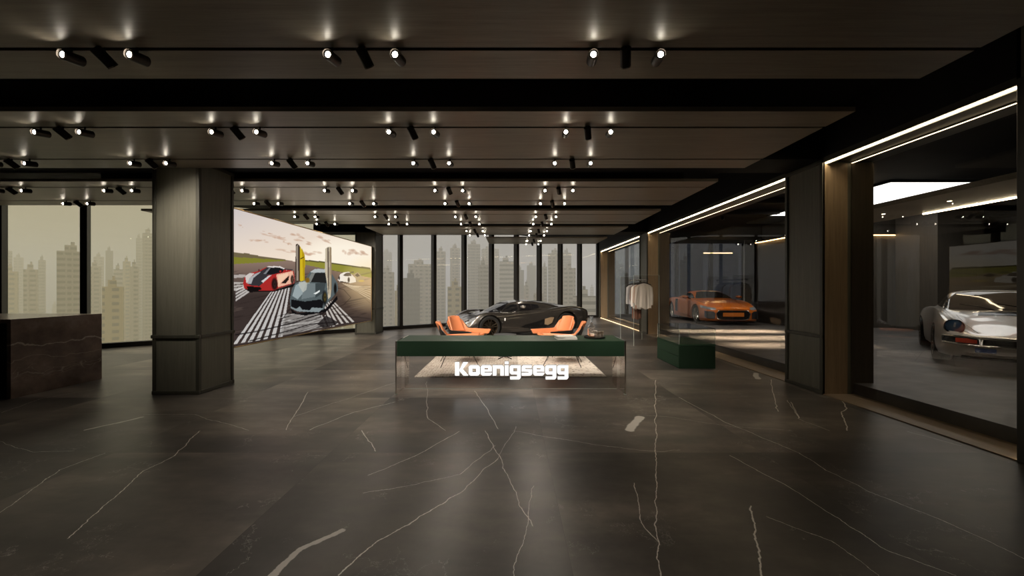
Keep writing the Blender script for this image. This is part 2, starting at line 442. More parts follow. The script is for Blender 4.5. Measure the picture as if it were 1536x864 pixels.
def marble_material():
    m, nt, out = new_mat('brown marble')
    L = nt.links
    p = nd(nt, 'ShaderNodeBsdfPrincipled'); L.new(p.outputs[0], out.inputs[0])
    pos = coords(nt)
    n1 = noise(nt, pos, 1.8, 6, .65)
    base = ramp(nt, n1, [(.3, (.14, .10, .083)), (.5, (.27, .20, .168)), (.72, (.46, .38, .34))])
    nz = nd(nt, 'ShaderNodeTexNoise'); nz.inputs['Scale'].default_value = 2.2; nz.inputs['Detail'].default_value = 6; L.new(pos, nz.inputs['Vector'])
    dz = nd(nt, 'ShaderNodeVectorMath', operation='MULTIPLY_ADD'); L.new(nz.outputs['Color'], dz.inputs[0]); dz.inputs[1].default_value = (.35, .35, .35); L.new(pos, dz.inputs[2])
    sep = nd(nt, 'ShaderNodeSeparateXYZ'); L.new(dz.outputs[0], sep.inputs[0])
    def line(zc, w, s):
        d = math_n(nt, 'ABSOLUTE', math_n(nt, 'SUBTRACT', sep.outputs[2], zc))
        return math_n(nt, 'MULTIPLY', math_n(nt, 'SUBTRACT', 1.0, math_n(nt, 'DIVIDE', d, w), True), s)
    v = math_n(nt, 'MAXIMUM', line(.90, .012, 1.0), line(.69, .008, .5))
    # slanted broken cracks along the foot
    mp = nd(nt, 'ShaderNodeMapping'); mp.inputs['Scale'].default_value = (1, 2.2, 9.5); mp.inputs['Rotation'].default_value = (R(-38), 0, 0); L.new(dz.outputs[0], mp.inputs[0])
    vo = nd(nt, 'ShaderNodeTexVoronoi', feature='DISTANCE_TO_EDGE'); vo.inputs['Scale'].default_value = 1.8; L.new(mp.outputs[0], vo.inputs['Vector'])
    k = math_n(nt, 'SUBTRACT', 1.0, math_n(nt, 'MULTIPLY', vo.outputs['Distance'], 26), True)
    zb = math_n(nt, 'SUBTRACT', 1.0, math_n(nt, 'MULTIPLY', math_n(nt, 'ABSOLUTE', math_n(nt, 'SUBTRACT', sep.outputs[2], .48)), 9), True)
    v = math_n(nt, 'MAXIMUM', v, math_n(nt, 'MULTIPLY', math_n(nt, 'MULTIPLY', k, zb), .7), True)
    L.new(mixc(nt, v, base, (.62, .55, .48)), p.inputs['Base Color'])
    p.inputs['Roughness'].default_value = .2
    return m
M['marble'] = marble_material()

def concrete_material():
    m, nt, out = new_mat('grey polished concrete')
    p = nd(nt, 'ShaderNodeBsdfPrincipled'); nt.links.new(p.outputs[0], out.inputs[0])
    pos = coords(nt, (1, 1.6, 1))
    c = ramp(nt, noise(nt, pos, .9, 6, .65), [(.3, (.045, .044, .043)), (.55, (.075, .072, .069)), (.75, (.12, .113, .105))])
    nt.links.new(c, p.inputs['Base Color'])
    nt.links.new(math_n(nt, 'ADD', math_n(nt, 'MULTIPLY', noise(nt, pos, 2.5, 4), .3), .3), p.inputs['Roughness'])
    return m
M['concrete'] = concrete_material()

def rug_material():
    m, nt, out = new_mat('distressed rug')
    L = nt.links
    p = nd(nt, 'ShaderNodeBsdfPrincipled'); L.new(p.outputs[0], out.inputs[0])
    pos = coords(nt, (1, 1, 1), obj=True)
    wz = nd(nt, 'ShaderNodeTexNoise'); wz.inputs['Scale'].default_value = 7; wz.inputs['Detail'].default_value = 4; L.new(pos, wz.inputs['Vector'])
    wp = nd(nt, 'ShaderNodeVectorMath', operation='MULTIPLY_ADD'); L.new(wz.outputs['Color'], wp.inputs[0]); wp.inputs[1].default_value = (.10, .10, 0); L.new(pos, wp.inputs[2])
    br = nd(nt, 'ShaderNodeTexBrick'); br.inputs['Scale'].default_value = 4.5; L.new(wp.outputs[0], br.inputs['Vector'])
    br.inputs['Color1'].default_value = (.95, .95, .95, 1); br.inputs['Color2'].default_value = (.55, .55, .55, 1); br.inputs['Mortar'].default_value = (.0, .0, .0, 1)
    br.inputs['Mortar Size'].default_value = .045
    wear = noise(nt, pos, 1.3, 6, .7)
    tex = noise(nt, coords(nt, (10, 3, 1), obj=True), 9, 3, .7)
    spots = nd(nt, 'ShaderNodeTexVoronoi'); spots.inputs['Scale'].default_value = 13; L.new(pos, spots.inputs['Vector'])
    sp = math_n(nt, 'LESS_THAN', spots.outputs['Distance'], .28)
    sepx = nd(nt, 'ShaderNodeSeparateXYZ'); L.new(pos, sepx.inputs[0])
    right = math_n(nt, 'GREATER_THAN', sepx.outputs[0], .15)
    sp = math_n(nt, 'MULTIPLY', sp, right)
    pat = math_n(nt, 'MULTIPLY', math_n(nt, 'SUBTRACT', 1.0, br.outputs['Color']), math_n(nt, 'SUBTRACT', 1.0, right))
    k = math_n(nt, 'MULTIPLY', math_n(nt, 'ADD', math_n(nt, 'MULTIPLY', pat, .9), math_n(nt, 'MULTIPLY', sp, .9)), math_n(nt, 'ADD', wear, .15))
    k = math_n(nt, 'ADD', k, math_n(nt, 'MULTIPLY', math_n(nt, 'SUBTRACT', tex, .45), .8), True)
    big = math_n(nt, 'MULTIPLY', math_n(nt, 'SUBTRACT', wear, .52), 5, True)
    c = mixc(nt, k, (.90, .87, .82), (.12, .09, .065))
    c = mixc(nt, math_n(nt, 'MULTIPLY', big, .5), c, (.26, .20, .14))
    L.new(c, p.inputs['Base Color']); p.inputs['Roughness'].default_value = .95
    p.inputs['Specular IOR Level'].default_value = .1
    return m
M['rug'] = rug_material()

# ------------------------------------------------------------------ room shell
def struct(mb, name, mat, **k):
    o = mb.build(name, mat, **k); o['kind'] = 'structure'; return o
GX = 4.83                    # plane of the interior glazing on the right
SL, S0 = .687, 16.43         # the slanted curtain wall: y = S0 + SL * x
def gy(x): return S0 + SL * x
FZ = .165                    # level of the gallery floor behind the glass
SLAB = 3.95
XL = -16.5
poly = [(XL, -6), (GX + .06, -6), (GX + .06, 19.0), (3.55, 19.0), (XL, gy(XL))]
struct(MB().prism(poly, -.2, 0, 'z'), 'floor', M['floor'])
struct(MB().prism([(GX + .06, -6), (18, -6), (18, 19.0), (GX + .06, 19.0)], -.2, FZ, 'z'), 'floor.001', M['concrete'])
struct(MB().prism([(XL - .2, -6.2), (18.2, -6.2), (18.2, 19.4), (3.5, 19.4), (XL - .2, gy(XL) + .3)], SLAB, SLAB + .2, 'z'), 'ceiling', M['black'])
struct(MB().box(XL - .2, 18.2, -6.2, -6, -.2, SLAB), 'wall_back', M['reveal'])
struct(MB().box(XL - .2, XL, -6, gy(XL), -.2, SLAB), 'wall_left', M['reveal'])
struct(MB().box(18, 18.2, -6, 19.4, -.2, SLAB), 'wall_right', M['partition'])

# --- suspended ceiling canopies with recessed tracks
PX = 3.33
def canopy(i, y0, y1, x0, tracks):
    z0, z1 = 3.23, 3.275
    mb = MB(); xs = 14
    ys = [y0]
    for t in tracks: ys += [t - .018, t + .018]
    ys.append(y1)
    for a, b in zip(ys[::2], ys[1::2]): mb.box(x0, PX, a, b, z0, z1)
    o = struct(mb, 'ceiling.%03d' % i, M['ceil'])
    tr = MB()
    for t in tracks:
        tr.box(x0, PX, t - .018, t + .018, z0 + .012, z1 - .001)
    t2 = tr.build('track', M['track'], parent=o)
canopy(1, 0.9, 3.02, XL + .3, [1.60, 2.645])
canopy(2, 3.58, 5.28, XL + .3, [3.94, 4.92])
canopy(3, 5.95, 7.68, XL + 3.3, [6.30, 7.27])
canopy(4, 8.22, 9.95, -8.2, [8.63, 9.60])
canopy(5, 10.50, 11.96, -4.12, [10.80, 11.67])
canopy(6, 12.77, 14.50, -.85, [13.05, 14.08])
canopy(7, -1.5, .35, XL + .3, [-1.1, -.1])
# dark beams in the gaps between the canopies
struct(MB().box(XL + .2, PX + .3, 3.10, 3.48, 3.50, SLAB), 'beam', M['partition'])
struct(MB().box(XL + .2, 4.45, 5.30, 5.93, 3.36, SLAB), 'beam.001', M['black'])
struct(MB().box(-8.6, PX + .3, 7.78, 8.12, 3.50, SLAB), 'beam.002', M['partition'])
struct(MB().box(-6.4, 4.45, 12.02, 12.75, 3.33, SLAB), 'beam.003', M['black'])
struct(MB().box(-6.5, PX + .3, 10.02, 10.42, 3.50, SLAB), 'beam.004', M['partition'])

# --- panelled columns
def column(x0, y0, w, label, side=1):
    e = empty('column', (x0 + w / 2, y0 + w / 2, 0), label=label, cat='column', group='panelled columns')
    h = 3.36; a = w / 2
    b = MB().box(-a + .012, a - .012, -a + .012, a - .012, 0, h)
    b.build('shaft', M['column'], parent=e)
    t = MB()
    for sx in (-1, 1):
        for sy in (-1, 1):
            t.box(sx * a - (.05 if sx > 0 else 0), sx * a + (0 if sx > 0 else .05), sy * a - (.05 if sy > 0 else 0), sy * a + (0 if sy > 0 else .05), 0, h)
    t.build('corner_moulding', M['trimwood'], parent=e, bevel=.006)
    for z, hh, d in ((0, .055, .006), (.80, .05, .012), (h - .06, .055, .006)):
        r = MB()
        r.box(-a - d, a + d, -a - d, -a + .03, z, z + hh); r.box(-a - d, a + d, a - .03, a + d, z, z + hh)
        r.box(-a - d, -a + .03, -a + .03, a - .03, z, z + hh); r.box(a - .03, a + d, -a + .03, a - .03, z, z + hh)
        r.build('rail', M['trimwood'], parent=e, bevel=.008)
    return e
column(-5.11, 5.28, .67, 'olive wood panelled column beside the big screen, nearest on the left')
column(-5.06, 12.05, .68, 'olive wood panelled column behind the far end of the big screen')

# --- right hand portal wall: pier, lit reveal, soffit, led, sill, glass
def pier(i, y0, y1):
    e = empty('wall_right.%03d' % (i + 1), (0, 0, 0), kind='structure')
    x0, x1 = 4.45, 5.17
    MB().box(x0 + .012, x1, y0 + .012, y1 - .012, 0, SLAB).build('core', M['column'], parent=e)
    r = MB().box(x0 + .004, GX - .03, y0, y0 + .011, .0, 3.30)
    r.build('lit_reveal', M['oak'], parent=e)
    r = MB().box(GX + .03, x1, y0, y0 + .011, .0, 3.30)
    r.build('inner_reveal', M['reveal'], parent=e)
    t = MB()
    for a in (y0, y1 - .05): t.box(x0 - .012, x0 + .03, a, a + .05, 0, 3.36)
    for z in (0, .80, 3.30): t.box(x0 - .016, x0 + .02, y0, y1, z, z + .05)
    t.build('panel_moulding', M['trimwood'], parent=e, bevel=.006)
    return e
pier(1, 5.28, 6.0); pier(2, 12.08, 12.80); pier(3, 18.4, 19.0)
# near jamb
e = empty('wall_right.005', kind='structure')
MB().box(4.46, 5.17, -6, 3.24, 0, SLAB).build('core', M['column'], parent=e)
MB().box(4.44, 4.50, 3.14, 3.255, 0, 3.36).build('jamb_moulding', M['trimwood'], parent=e, bevel=.006)
MB().box(4.47, 4.482, 3.2551, 3.262, .02, 3.28).build('light_strip', M['led2'], parent=e)

bays = [(3.26, 5.28), (6.0, 12.08), (12.80, 18.4)]
struct(MB().box(4.45, 5.17, 3.26, 19.0, 3.38, SLAB), 'wall_right.006', M['bulk'])
for i, (a, b) in enumerate(bays):
    struct(MB().box(4.45, 5.17, a, b, 3.315, 3.38), 'trim_%d' % (i + 1), M['trimwood'])
    e = empty('light_line', (4.5, (a + b) / 2, 3.30), label=['white light line over the nearest glass bay by the white sports car', 'white light line over the long middle glass bay by the orange car', 'white light line over the farthest glass bay beside the city windows'][i], cat='light', group='light lines over the glass bays')
    L_ = (b - a) / 2
    MB().box(-.052, .052, -L_, L_, .005, .015).build('channel', M['trimwood'], parent=e)
    MB().box(-.020, .004, -L_ + .003, L_ - .003, -.004, .0049).build('diffuser', M['led'], parent=e)
    MB().box(.006, .012, -L_ + .003, L_ - .003, -.016, .0049).build('blocking_lip', M['trimwood'], parent=e)  # added to block the light line's reflection in the glass
    e2 = empty('light_line', (4.86, (a + b) / 2, 3.30), label=['thinner second light line at the top of the nearest glass pane', 'thinner second light line at the top of the middle glass pane', 'thinner second light line at the top of the farthest glass pane'][i], cat='light', group='thin light lines at the glass heads')
    MB().box(-.012, .012, -L_, L_, .0, .014).build('channel', M['trimwood'], parent=e2)
    MB().box(-.008, .006, -L_ + .003, L_ - .003, -.004, -.0001).build('diffuser', M['led2'], parent=e2)
    # sill
    struct(MB().box(4.45, GX + .059, a, b, 0, .012), 'trim_%d' % (i + 4), M['sill'])
    # glass
    w = empty('window_%d' % (i + 1), kind='structure')
    MB().box(GX, GX + .012, a + .002, b - .002, .013, 3.31).build('pane', M['gallery'], parent=w)
e = empty('light_line', (4.455, 15.6, .013), label='warm light line along the floor edge of the farthest glass bay', cat='light')
MB().box(-.002, .02, -2.8, 2.8, 0, .014).build('diffuser', M['floorled'], parent=e)

# --- curtain wall of tall windows
M['cityglass'] = pane('tinted city glass', (.95, .93, .90), .7)
M['cityglass_warm'] = pane('warm tinted city glass', (.96, .925, .80), .7)
xs = [.24 + 1.0775 * k for k in range(-15, 4)]
ang = math.atan(SL)
wi = 4
for k, x in enumerate(xs):
    x2 = xs[k + 1] if k + 1 < len(xs) else 4.45
    y, y2 = gy(x), (gy(x2) if k + 1 < len(xs) else 18.85)
    w = empty('window_%d' % wi, (x, y, 0), kind='structure'); wi += 1
    a = math.atan2(y2 - y, x2 - x); Ld = math.hypot(x2 - x, y2 - y)
    m = T(0, 0, 0) @ Matrix.Rotation(a, 4, 'Z')
    MB().box(-.06, .06, -.16, .10, 0, SLAB, M=Matrix.Rotation(ang, 4, 'Z')).build('mullion', M['mull'], parent=w)
    MB().box(.06, Ld - .06, .02, .03, .12, SLAB, M=m).build('pane', M['cityglass_warm'] if x < -5.2 else M['cityglass'], parent=w)
    MB().box(.06, Ld - .06, -.10, .08, 0, .12, M=m).build('bottom_frame', M['mull'], parent=w)
w = empty('window_%d' % wi, (4.40, 18.85, 0), kind='structure'); wi += 1
MB().box(-.05, .05, -.12, .10, 0, SLAB).build('mullion', M['mull'], parent=w)

# ------------------------------------------------------------------ gallery behind the glass
M['darkglass'] = pane('dark gallery window', (.20, .21, .235), .5)
M['midglass'] = pane('grey gallery window', (.55, .57, .58), .5)
gx = [5.17, 5.95, 7.1, 8.5, 10.25, 12.0]
for k in range(len(gx) - 1):
    w = empty('window_%d' % wi, (gx[k], 19.0, 0), kind='structure'); wi += 1
    MB().box(-.07, .07, -.1, .1, FZ, SLAB).build('mullion', M['mull'], parent=w)
    MB().box(.07, gx[k + 1] - gx[k] - .07, 0, .02, FZ, 3.78).build('pane', M['midglass'] if k < 2 else M['darkglass'], parent=w)
    MB().box(.07, gx[k + 1] - gx[k] - .07, -.05, .05, 3.78, SLAB).build('head', M['bulk'], parent=w)
struct(MB().box(12.0, 18.0, 19.0, 19.3, FZ, SLAB), 'wall_far', M['partition'])
# core block with amber coves
struct(MB().box(9.75, 17.9, 12.5, 14.7, FZ, 3.32).box(9.9, 17.9, 12.65, 14.6, 3.32, SLAB), 'wall_gallery', M['partition'])
for lab, bx in (('amber cove light along the left side of the dark gallery core', (9.69, 9.72, 12.52, 14.68)), ('amber cove light along the front of the dark gallery core', (9.75, 14.1, 12.44, 12.47))):
    o = MB().box(bx[0], bx[1], bx[2], bx[3], 3.275, 3.295).build('cove_light', M['cove'])
    tag(o, lab, 'light', 'amber cove lights in the gallery')
    p = MB().box(bx[0] - .01, bx[1] + .02, bx[2] - .01, bx[3] + .02, 3.296, 3.32).build('cove_light_shelf', M['partition'], parent=o); p.name = 'shelf'
struct(MB().box(12.9, 14.3, 11.2, 12.43, FZ, SLAB), 'wall_gallery.001', M['partition'])
o = MB().box(9.85, 11.3, 18.9, 18.93, 3.27, 3.29).build('cove_light', M['cove'])
tag(o, 'short amber cove light at the far gallery windows behind the orange car', 'light', 'amber cove lights in the gallery')
# lightbox in the gallery ceiling and the dropped soffit that cuts in front of it
lb = empty('ceiling_light_panel', (10.4, 10.3, 3.90), label='large glowing white ceiling panel above the gallery behind the glass', cat='light panel')
MB().box(-1.85, 1.85, -1.96, -1.27, 0, .03).build('diffuser', M['lightbox'], parent=lb)
MB().box(-1.85, 1.85, -1.26, 1.96, 0, .03).build('diffuser', M['lightbox'], parent=lb)
MB().box(-1.9, 1.9, -2.0, -1.961, -.01, .045).box(-1.9, 1.9, 1.961, 2.0, -.01, .045).box(-1.9, -1.851, -2, 2, -.01, .045).build('frame', M['bulk'], parent=lb)
sf = empty('trim_7', (0, 0, 0), kind='structure')
MB().box(8.2, 9.94, .5, 10.6, 3.30, 3.40).build('soffit', M['ceil'], parent=sf)
sfl = empty('light_line', (9.91, 6.6, 3.279), label='white light line on the edge of the dropped wooden soffit in the gallery', cat='light')
MB().box(-.02, .02, -2.3, 2.3, 0, .02).build('diffuser', M['led'], parent=sfl)
for k, (x, y) in enumerate(((9.0, 8.95), (9.0, 7.6), (9.0, 6.2))):
    d = empty('downlight', (x, y, 3.298), label=['small round downlight in the gallery soffit, farthest of the row', 'small round downlight in the gallery soffit, middle of the row', 'small round downlight in the gallery soffit, nearest of the row'][k], cat='light', group='downlights in the gallery soffit')
    MB().lathe([(.035, 0), (.05, 0), (.05, -.004), (.035, -.004)], 20, closed=True).build('ring', M['ring'], parent=d)
    MB().lathe([(0.0001, -.001), (.034, -.001)], 16).build('lens', M['lens_side'], parent=d)


for k, (x, y, lab, en, sz) in enumerate(((7.2, 12.6, 'small ceiling spotlight in the gallery in front of the orange car', 260, 80), (8.6, 9.7, 'small ceiling spotlight in the gallery between the two cars', 230, 75),
                                (7.2, 5.2, 'small ceiling spotlight in the gallery before the white car', 110, 90), (6.4, 15.8, 'small ceiling spotlight in the gallery left of the orange car', 160, 80))):
    d = empty('downlight', (x, y, SLAB - .005), label=lab, cat='light', group='gallery ceiling spotlights')
    MB().lathe([(.0001, 0), (.05, 0), (.05, -.12), (.042, -.12), (.042, -.05), (.0001, -.05)], 20).build('body', M['spot'], parent=d, smooth=40)
    MB().lathe([(.0001, -.055), (.040, -.055)], 16).build('lens', M['lens_side'], parent=d)
    l = bpy.data.lights.new('gallery lamp', 'SPOT'); l.energy = en; l.color = (1, .86, .70); l.spot_size = R(sz); l.spot_blend = .7; l.shadow_soft_size = .05
    lo = bpy.data.objects.new('gallery_lamp', l); COL.objects.link(lo); lo.location = (x, y, SLAB - .14)

for k, (y, en, lab) in enumerate(((8.75, 34, 'added unseen linear washer in the gallery, nearest of three'), (10.0, 46, 'added unseen linear washer in the gallery, middle of three'), (11.55, 60, 'added unseen linear washer in the gallery, farthest of three'))):
    d = empty('added_washer', (6.75, y, SLAB - .005), label=lab, cat='light', group='added washers over the gallery floor')  # invented washers, lens kept out of view, to lay light bands on the floor
    MB().box(-1.6, 1.6, -.05, .05, -.02, 0).box(-1.6, 1.6, -.055, -.045, -.14, -.0).box(-1.6, 1.6, .045, .055, -.14, -.0).build('housing', M['spot'], parent=d)
    MB().box(-1.58, 1.58, -.03, .03, -.026, -.0205).build('lens', M['ring'], parent=d)
    l = bpy.data.lights.new('added washer lamp', 'AREA'); l.shape = 'RECTANGLE'; l.size = 3.1; l.size_y = .06; l.energy = en * 1.7; l.color = (1, .74, .50); l.spread = R(20)
    lo = bpy.data.objects.new('added_washer_lamp', l); COL.objects.link(lo); lo.location = (6.75, y, SLAB - .035)

# ------------------------------------------------------------------ ceiling spotlights
def make_spot(d, outer):
    e = empty('spotlight', (0, 0, 0))
    A = T(0, 0, -.075) @ aim(d)
    MB().tube([(0, 0, .012), (0, 0, -.045)], .008, 8).build('stem', M['track'], parent=e, smooth=40)
    hl = .062; r = .037
    b = MB().lathe([(r * .80, hl - .012), (r * .86, hl), (r, hl), (r, -hl), (r * .9, -hl - .004), (.0001, -hl - .004)], 24, M=A)
    b.build('body', M['spot'], parent=e, smooth=40)
    MB().lathe([(r * .88, hl + .0005), (r * 1.0, hl + .0005), (r * 1.0, hl - .008), (r * .88, hl - .004)], 24, M=A, closed=True).build('reflector_ring', M['ring'], parent=e, smooth=40)
    MB().lathe([(.0001, hl - .011), (r * .54, hl - .011)], 20, M=A).build('lens', M['lens'] if outer else M['lens_side'], parent=e)
    return e
sp_o = make_spot((-.10, -1, -.16), True)
sp_m = make_spot((.24, .75, -.62), False)
ORD = ['first', 'second', 'third', 'fourth', 'fifth', 'sixth', 'seventh', 'eighth', 'ninth', 'tenth', 'eleventh', 'twelfth', 'thirteenth', 'fourteenth', 'fifteenth', 'sixteenth', 'seventeenth', 'eighteenth']
TR = [(2.645, [.82, -1.04, -2.90]), (3.94, [.82, -1.04, -2.9, -4.76]), (4.92, [.82, -1.04, -2.9, -4.76, -6.62]),
      (6.30, [.82, -1.04, -2.9, -4.76, -6.62, -8.48]), (7.27, [.82, -1.04, -2.9, -4.76, -8.48]),
      (8.63, [.82, -1.04, -2.9, -4.76]), (9.60, [.82, -1.04, -2.9, -4.76]), (10.80, [.82, -1.04]), (11.67, [.82, -1.04]), (13.05, [.82]), (14.08, [.82])]
used_o = used_m = False
SPE = (22, 150)
for ti, (ty, xs_) in enumerate(TR):
    for gi_, gx_ in enumerate(xs_):
        for j, dx in enumerate((-.235, 0, .235)):
            src = sp_m if j == 1 else sp_o
            first = (j == 1 and not used_m) or (j != 1 and not used_o)
            o = src if first else copy_tree(src)
            if j == 1: used_m = True
            else: used_o = True
            o.location = (gx_ + dx, ty, 3.244)
            lab = '%s spotlight in the %s trio from right, on the %s ceiling track from front' % (['left', 'middle', 'right'][j], ORD[gi_], ORD[ti])
            tag(o, lab, 'spotlight', 'spotlights on the ceiling tracks')
            if j != 2 and not (j == 1 and ti == 2 and gi_ == 3):
                l = bpy.data.lights.new('spot lamp', 'SPOT'); l.energy = SPE[j]; l.color = (1, .87, .72); l.spot_size = R(84); l.spot_blend = 1; l.shadow_soft_size = .05
                if j == 1 and ti in (1, 2) and gi_ in (0, 1, 2): l.energy = 400; l.spot_size = R(56)
                lo = bpy.data.objects.new('spot_lamp', l); COL.objects.link(lo)
                dd = Vector((.24, .75, -.62) if j == 1 else (-.1, -1, -1.0)).normalized()
                lo.location = Vector((gx_ + dx, ty, 3.244 - .075)) + dd * .085
                lo.rotation_euler = (-dd).to_track_quat('Z', 'Y').to_euler()


# ------------------------------------------------------------------ big screen
SA = Vector((-4.845, 5.97)); SB = Vector((-4.525, 11.97))     # near and far ends in plan
def poly_mask(X, Y, pts):
    ins = np.zeros(X.shape, bool); n = len(pts); j = n - 1
    for i in range(n):
        xi, yi = pts[i]; xj, yj = pts[j]
        c = ((yi > Y) != (yj > Y)) & (X < (xj - xi) * (Y - yi) / (yj - yi + 1e-9) + xi)
        ins ^= c; j = i
    return ins
def paint_screen(X, Y):
    C = np.zeros(X.shape + (3,), np.float32)
    rs = np.random.RandomState(3)
    def A(v): return np.array(v, np.float32)
    def fill(mask, col, a=1.0):
        a = np.asarray(a, np.float32) * mask.astype(np.float32)
        C[:] = C * (1 - a[..., None]) + A(col) * a[..., None]
    def pl(pts, col, a=1.0): fill(poly_mask(X, Y, pts), col, a)
    def blob(cx, cy, rx, ry, col, a, rotd=0):
        c, s_ = math.cos(R(rotd)), math.sin(R(rotd))
        dx, dy = X - cx, Y - cy
        u = (dx * c + dy * s_) / rx; v = (-dx * s_ + dy * c) / ry
        k = np.clip(1.3 - (u * u + v * v), 0, 1) * a
        C[:] = C * (1 - k[..., None]) + A(col) * k[..., None]
    def line(pts, w, col, a=1.0):
        m = np.zeros(X.shape, np.float32)
        for (x0, y0), (x1, y1) in zip(pts[:-1], pts[1:]):
            L2 = (x1 - x0) ** 2 + (y1 - y0) ** 2
            t = np.clip(((X - x0) * (x1 - x0) + (Y - y0) * (y1 - y0)) / L2, 0, 1)
            d = np.hypot(X - x0 - t * (x1 - x0), Y - y0 - t * (y1 - y0))
            m = np.maximum(m, np.clip((w - d) / 1.5, 0, 1))
        fill(m > 0, col, m * a)
    ty = np.clip((Y - 50) / 330, 0, 1)[..., None]; tx = np.clip((X - 50) / 750, 0, 1)[..., None]
    C[:] = A((205, 196, 194)) * (1 - ty) + A((240, 222, 202)) * ty
    C[:] = C * (1 - tx * .7) + A((250, 232, 208)) * tx * .7
    blob(640, 330, 260, 120, (255, 246, 228), .8)
    for c in ((260, 205, 70, 8, 12), (300, 212, 45, 7, 0), (400, 200, 48, 9, 18), (430, 232, 60, 9, 14), (180, 232, 60, 7, 2), (360, 290, 90, 8, 8), (480, 300, 55, 13, 8), (345, 245, 30, 6, 15), (700, 290, 55, 16, 8), (760, 300, 45, 10, 10), (80, 145, 18, 5, 20), (560, 225, 50, 10, 20), (230, 185, 30, 4, 15)):
        for _ in range(9):
            q = rs.uniform(-1, 1); blob(c[0] + q * c[2] * .8, c[1] + q * c[2] * math.tan(R(c[4])) + rs.uniform(-1, 1) * c[3], c[2] * rs.uniform(.12, .4), c[3] * rs.uniform(.3, .7), (190, 152, 128), .42, c[4] + rs.uniform(-8, 8))
    # far hill, grass
    pl([(-400, 270), (50, 295), (120, 302), (200, 318), (330, 336), (360, 342), (300, 350), (50, 340), (-400, 350)], (110, 98, 72))
    pl([(-400, 310), (50, 322), (160, 328), (300, 338), (355, 344), (280, 350), (190, 354), (50, 362), (-400, 400)], (128, 126, 48))
    pl([(430, 336), (520, 344), (620, 356), (720, 370), (810, 382), (830, 450), (600, 400), (430, 360)], (90, 84, 50))
    pl([(430, 344), (520, 352), (620, 364), (810, 392), (830, 446), (640, 404), (430, 366)], (142, 138, 56))
    # runway
    road = [(-400, 400), (50, 361), (190, 353), (360, 341), (430, 362), (600, 398), (830, 442), (830, 900), (-400, 1000)]
    m = poly_mask(X, Y, road)
    k = np.clip((Y - 350) / 190, 0, 1)[..., None]
    rc = A((138, 116, 104)) * (1 - k) + A((58, 48, 45)) * k
    kx = np.clip((X - 560) / 240, 0, 1)[..., None] * (1 - np.clip((Y - 430) / 260, 0, 1))[..., None]
    rc = rc * (1 - kx) + A((196, 160, 118)) * kx
    C[m] = rc[m]
    for i in range(260):
        x = rs.uniform(-200, 800); y = rs.uniform(380, 810)
        if y > 400: blob(x, y, rs.uniform(20, 80), rs.uniform(1.5, 5), (35, 28, 26) if rs.rand() < .7 else (120, 105, 95), .3, -12)
    C[~m & (Y > 900)] = 0
    # painted stripes
    for i in range(3): pl([(-200, 470 + i * 32), (118, 462 + i * 12), (122, 468 + i * 12), (-200, 500 + i * 34)], (200, 196, 190), .8)
    pl([(-100, 425), (108, 420), (100, 436), (-100, 448)], (205, 200, 196), .7)
    for i in range(4): pl([(50, 506 + i * 18), (125, 470 + i * 13), (135, 476 + i * 13), (50, 515 + i * 19)], (205, 200, 196), .85)
    n = 7
    for i in range(n):
        a, b = i / n, (i + .55) / n
        t0 = (245 + 120 * a, 520 - 36 * a); t1 = (245 + 120 * b, 520 - 36 * b)
        b0 = (35 + 300 * a, 815 - 50 * a); b1 = (35 + 300 * b, 815 - 50 * b)
        pl([t0, t1, b1, b0], (206, 203, 200), .9)
    pl([(330, 640), (520, 640), (560, 715), (300, 765)], (150, 146, 142), .8)
    for i in range(60):
        x = rs.uniform(300, 570); y = rs.uniform(640, 750); blob(x, y, rs.uniform(15, 50), 2.2, (30, 27, 26) if i % 2 else (215, 212, 208), .6, -14)
    for i in range(5):
        x = 545 + i * 12
        pl([(x, 585 - i * 4), (x + 6, 582 - i * 4), (600 + i * 30, 706 - i * 5), (586 + i * 30, 708 - i * 5)], (214, 208, 200), .85)
    for i in range(3): pl([(530 + i * 22, 650), (538 + i * 22, 650), (566 + i * 22, 712), (552 + i * 22, 714)], (200, 195, 190), .8)
    for i in range(6): line([(655 + i * 12, 470 + i * 3), (810, 560 - i * 14)], 2.2, (232, 214, 186), .8)
    # skid marks
    line([(50, 760), (200, 735), (380, 690), (540, 640), (590, 600)], 4, (26, 22, 22), .85)
    line([(130, 795), (320, 745), (470, 700), (600, 690)], 4, (26, 22, 22), .8)
    line([(300, 770), (300, 690), (360, 610)], 3, (26, 22, 22), .6)
    line([(590, 620), (660, 590), (700, 550), (660, 505), (600, 490)], 2.5, (50, 40, 34), .8)
    line([(600, 640), (720, 660), (808, 668)], 3, (46, 38, 34), .7)
    line([(640, 470), (740, 520), (808, 580)], 2, (70, 56, 44), .6)
    pl([(510, 700), (560, 650), (630, 690), (610, 706), (545, 722)], (28, 24, 24), .8)
    # red car
    pl([(100, 498), (200, 508), (300, 500), (385, 470), (380, 488), (270, 516), (130, 520)], (22, 17, 17))
    pl([(92, 470), (104, 428), (130, 412), (180, 400), (215, 382), (238, 374), (300, 375), (345, 392), (378, 402), (384, 440), (380, 470), (290, 498), (270, 512), (150, 508), (100, 500)], (168, 42, 40))
    pl([(104, 428), (128, 412), (158, 412), (128, 442), (120, 462), (112, 470)], (205, 196, 192))
    pl([(118, 470), (128, 442), (160, 415), (190, 402), (232, 376), (300, 376), (330, 392), (270, 418), (232, 425), (210, 462), (184, 486), (130, 480)], (52, 50, 54))
    pl([(118, 470), (128, 440), (165, 414), (195, 404), (150, 440), (138, 474)], (170, 170, 172))
    pl([(195, 458), (240, 424), (252, 424), (206, 466)], (205, 204, 205))
    pl([(280, 420), (372, 400), (380, 440), (378, 466), (290, 492)], (232, 178, 152))
    pl([(290, 425), (345, 412), (345, 425), (300, 468), (292, 488)], (240, 200, 170))
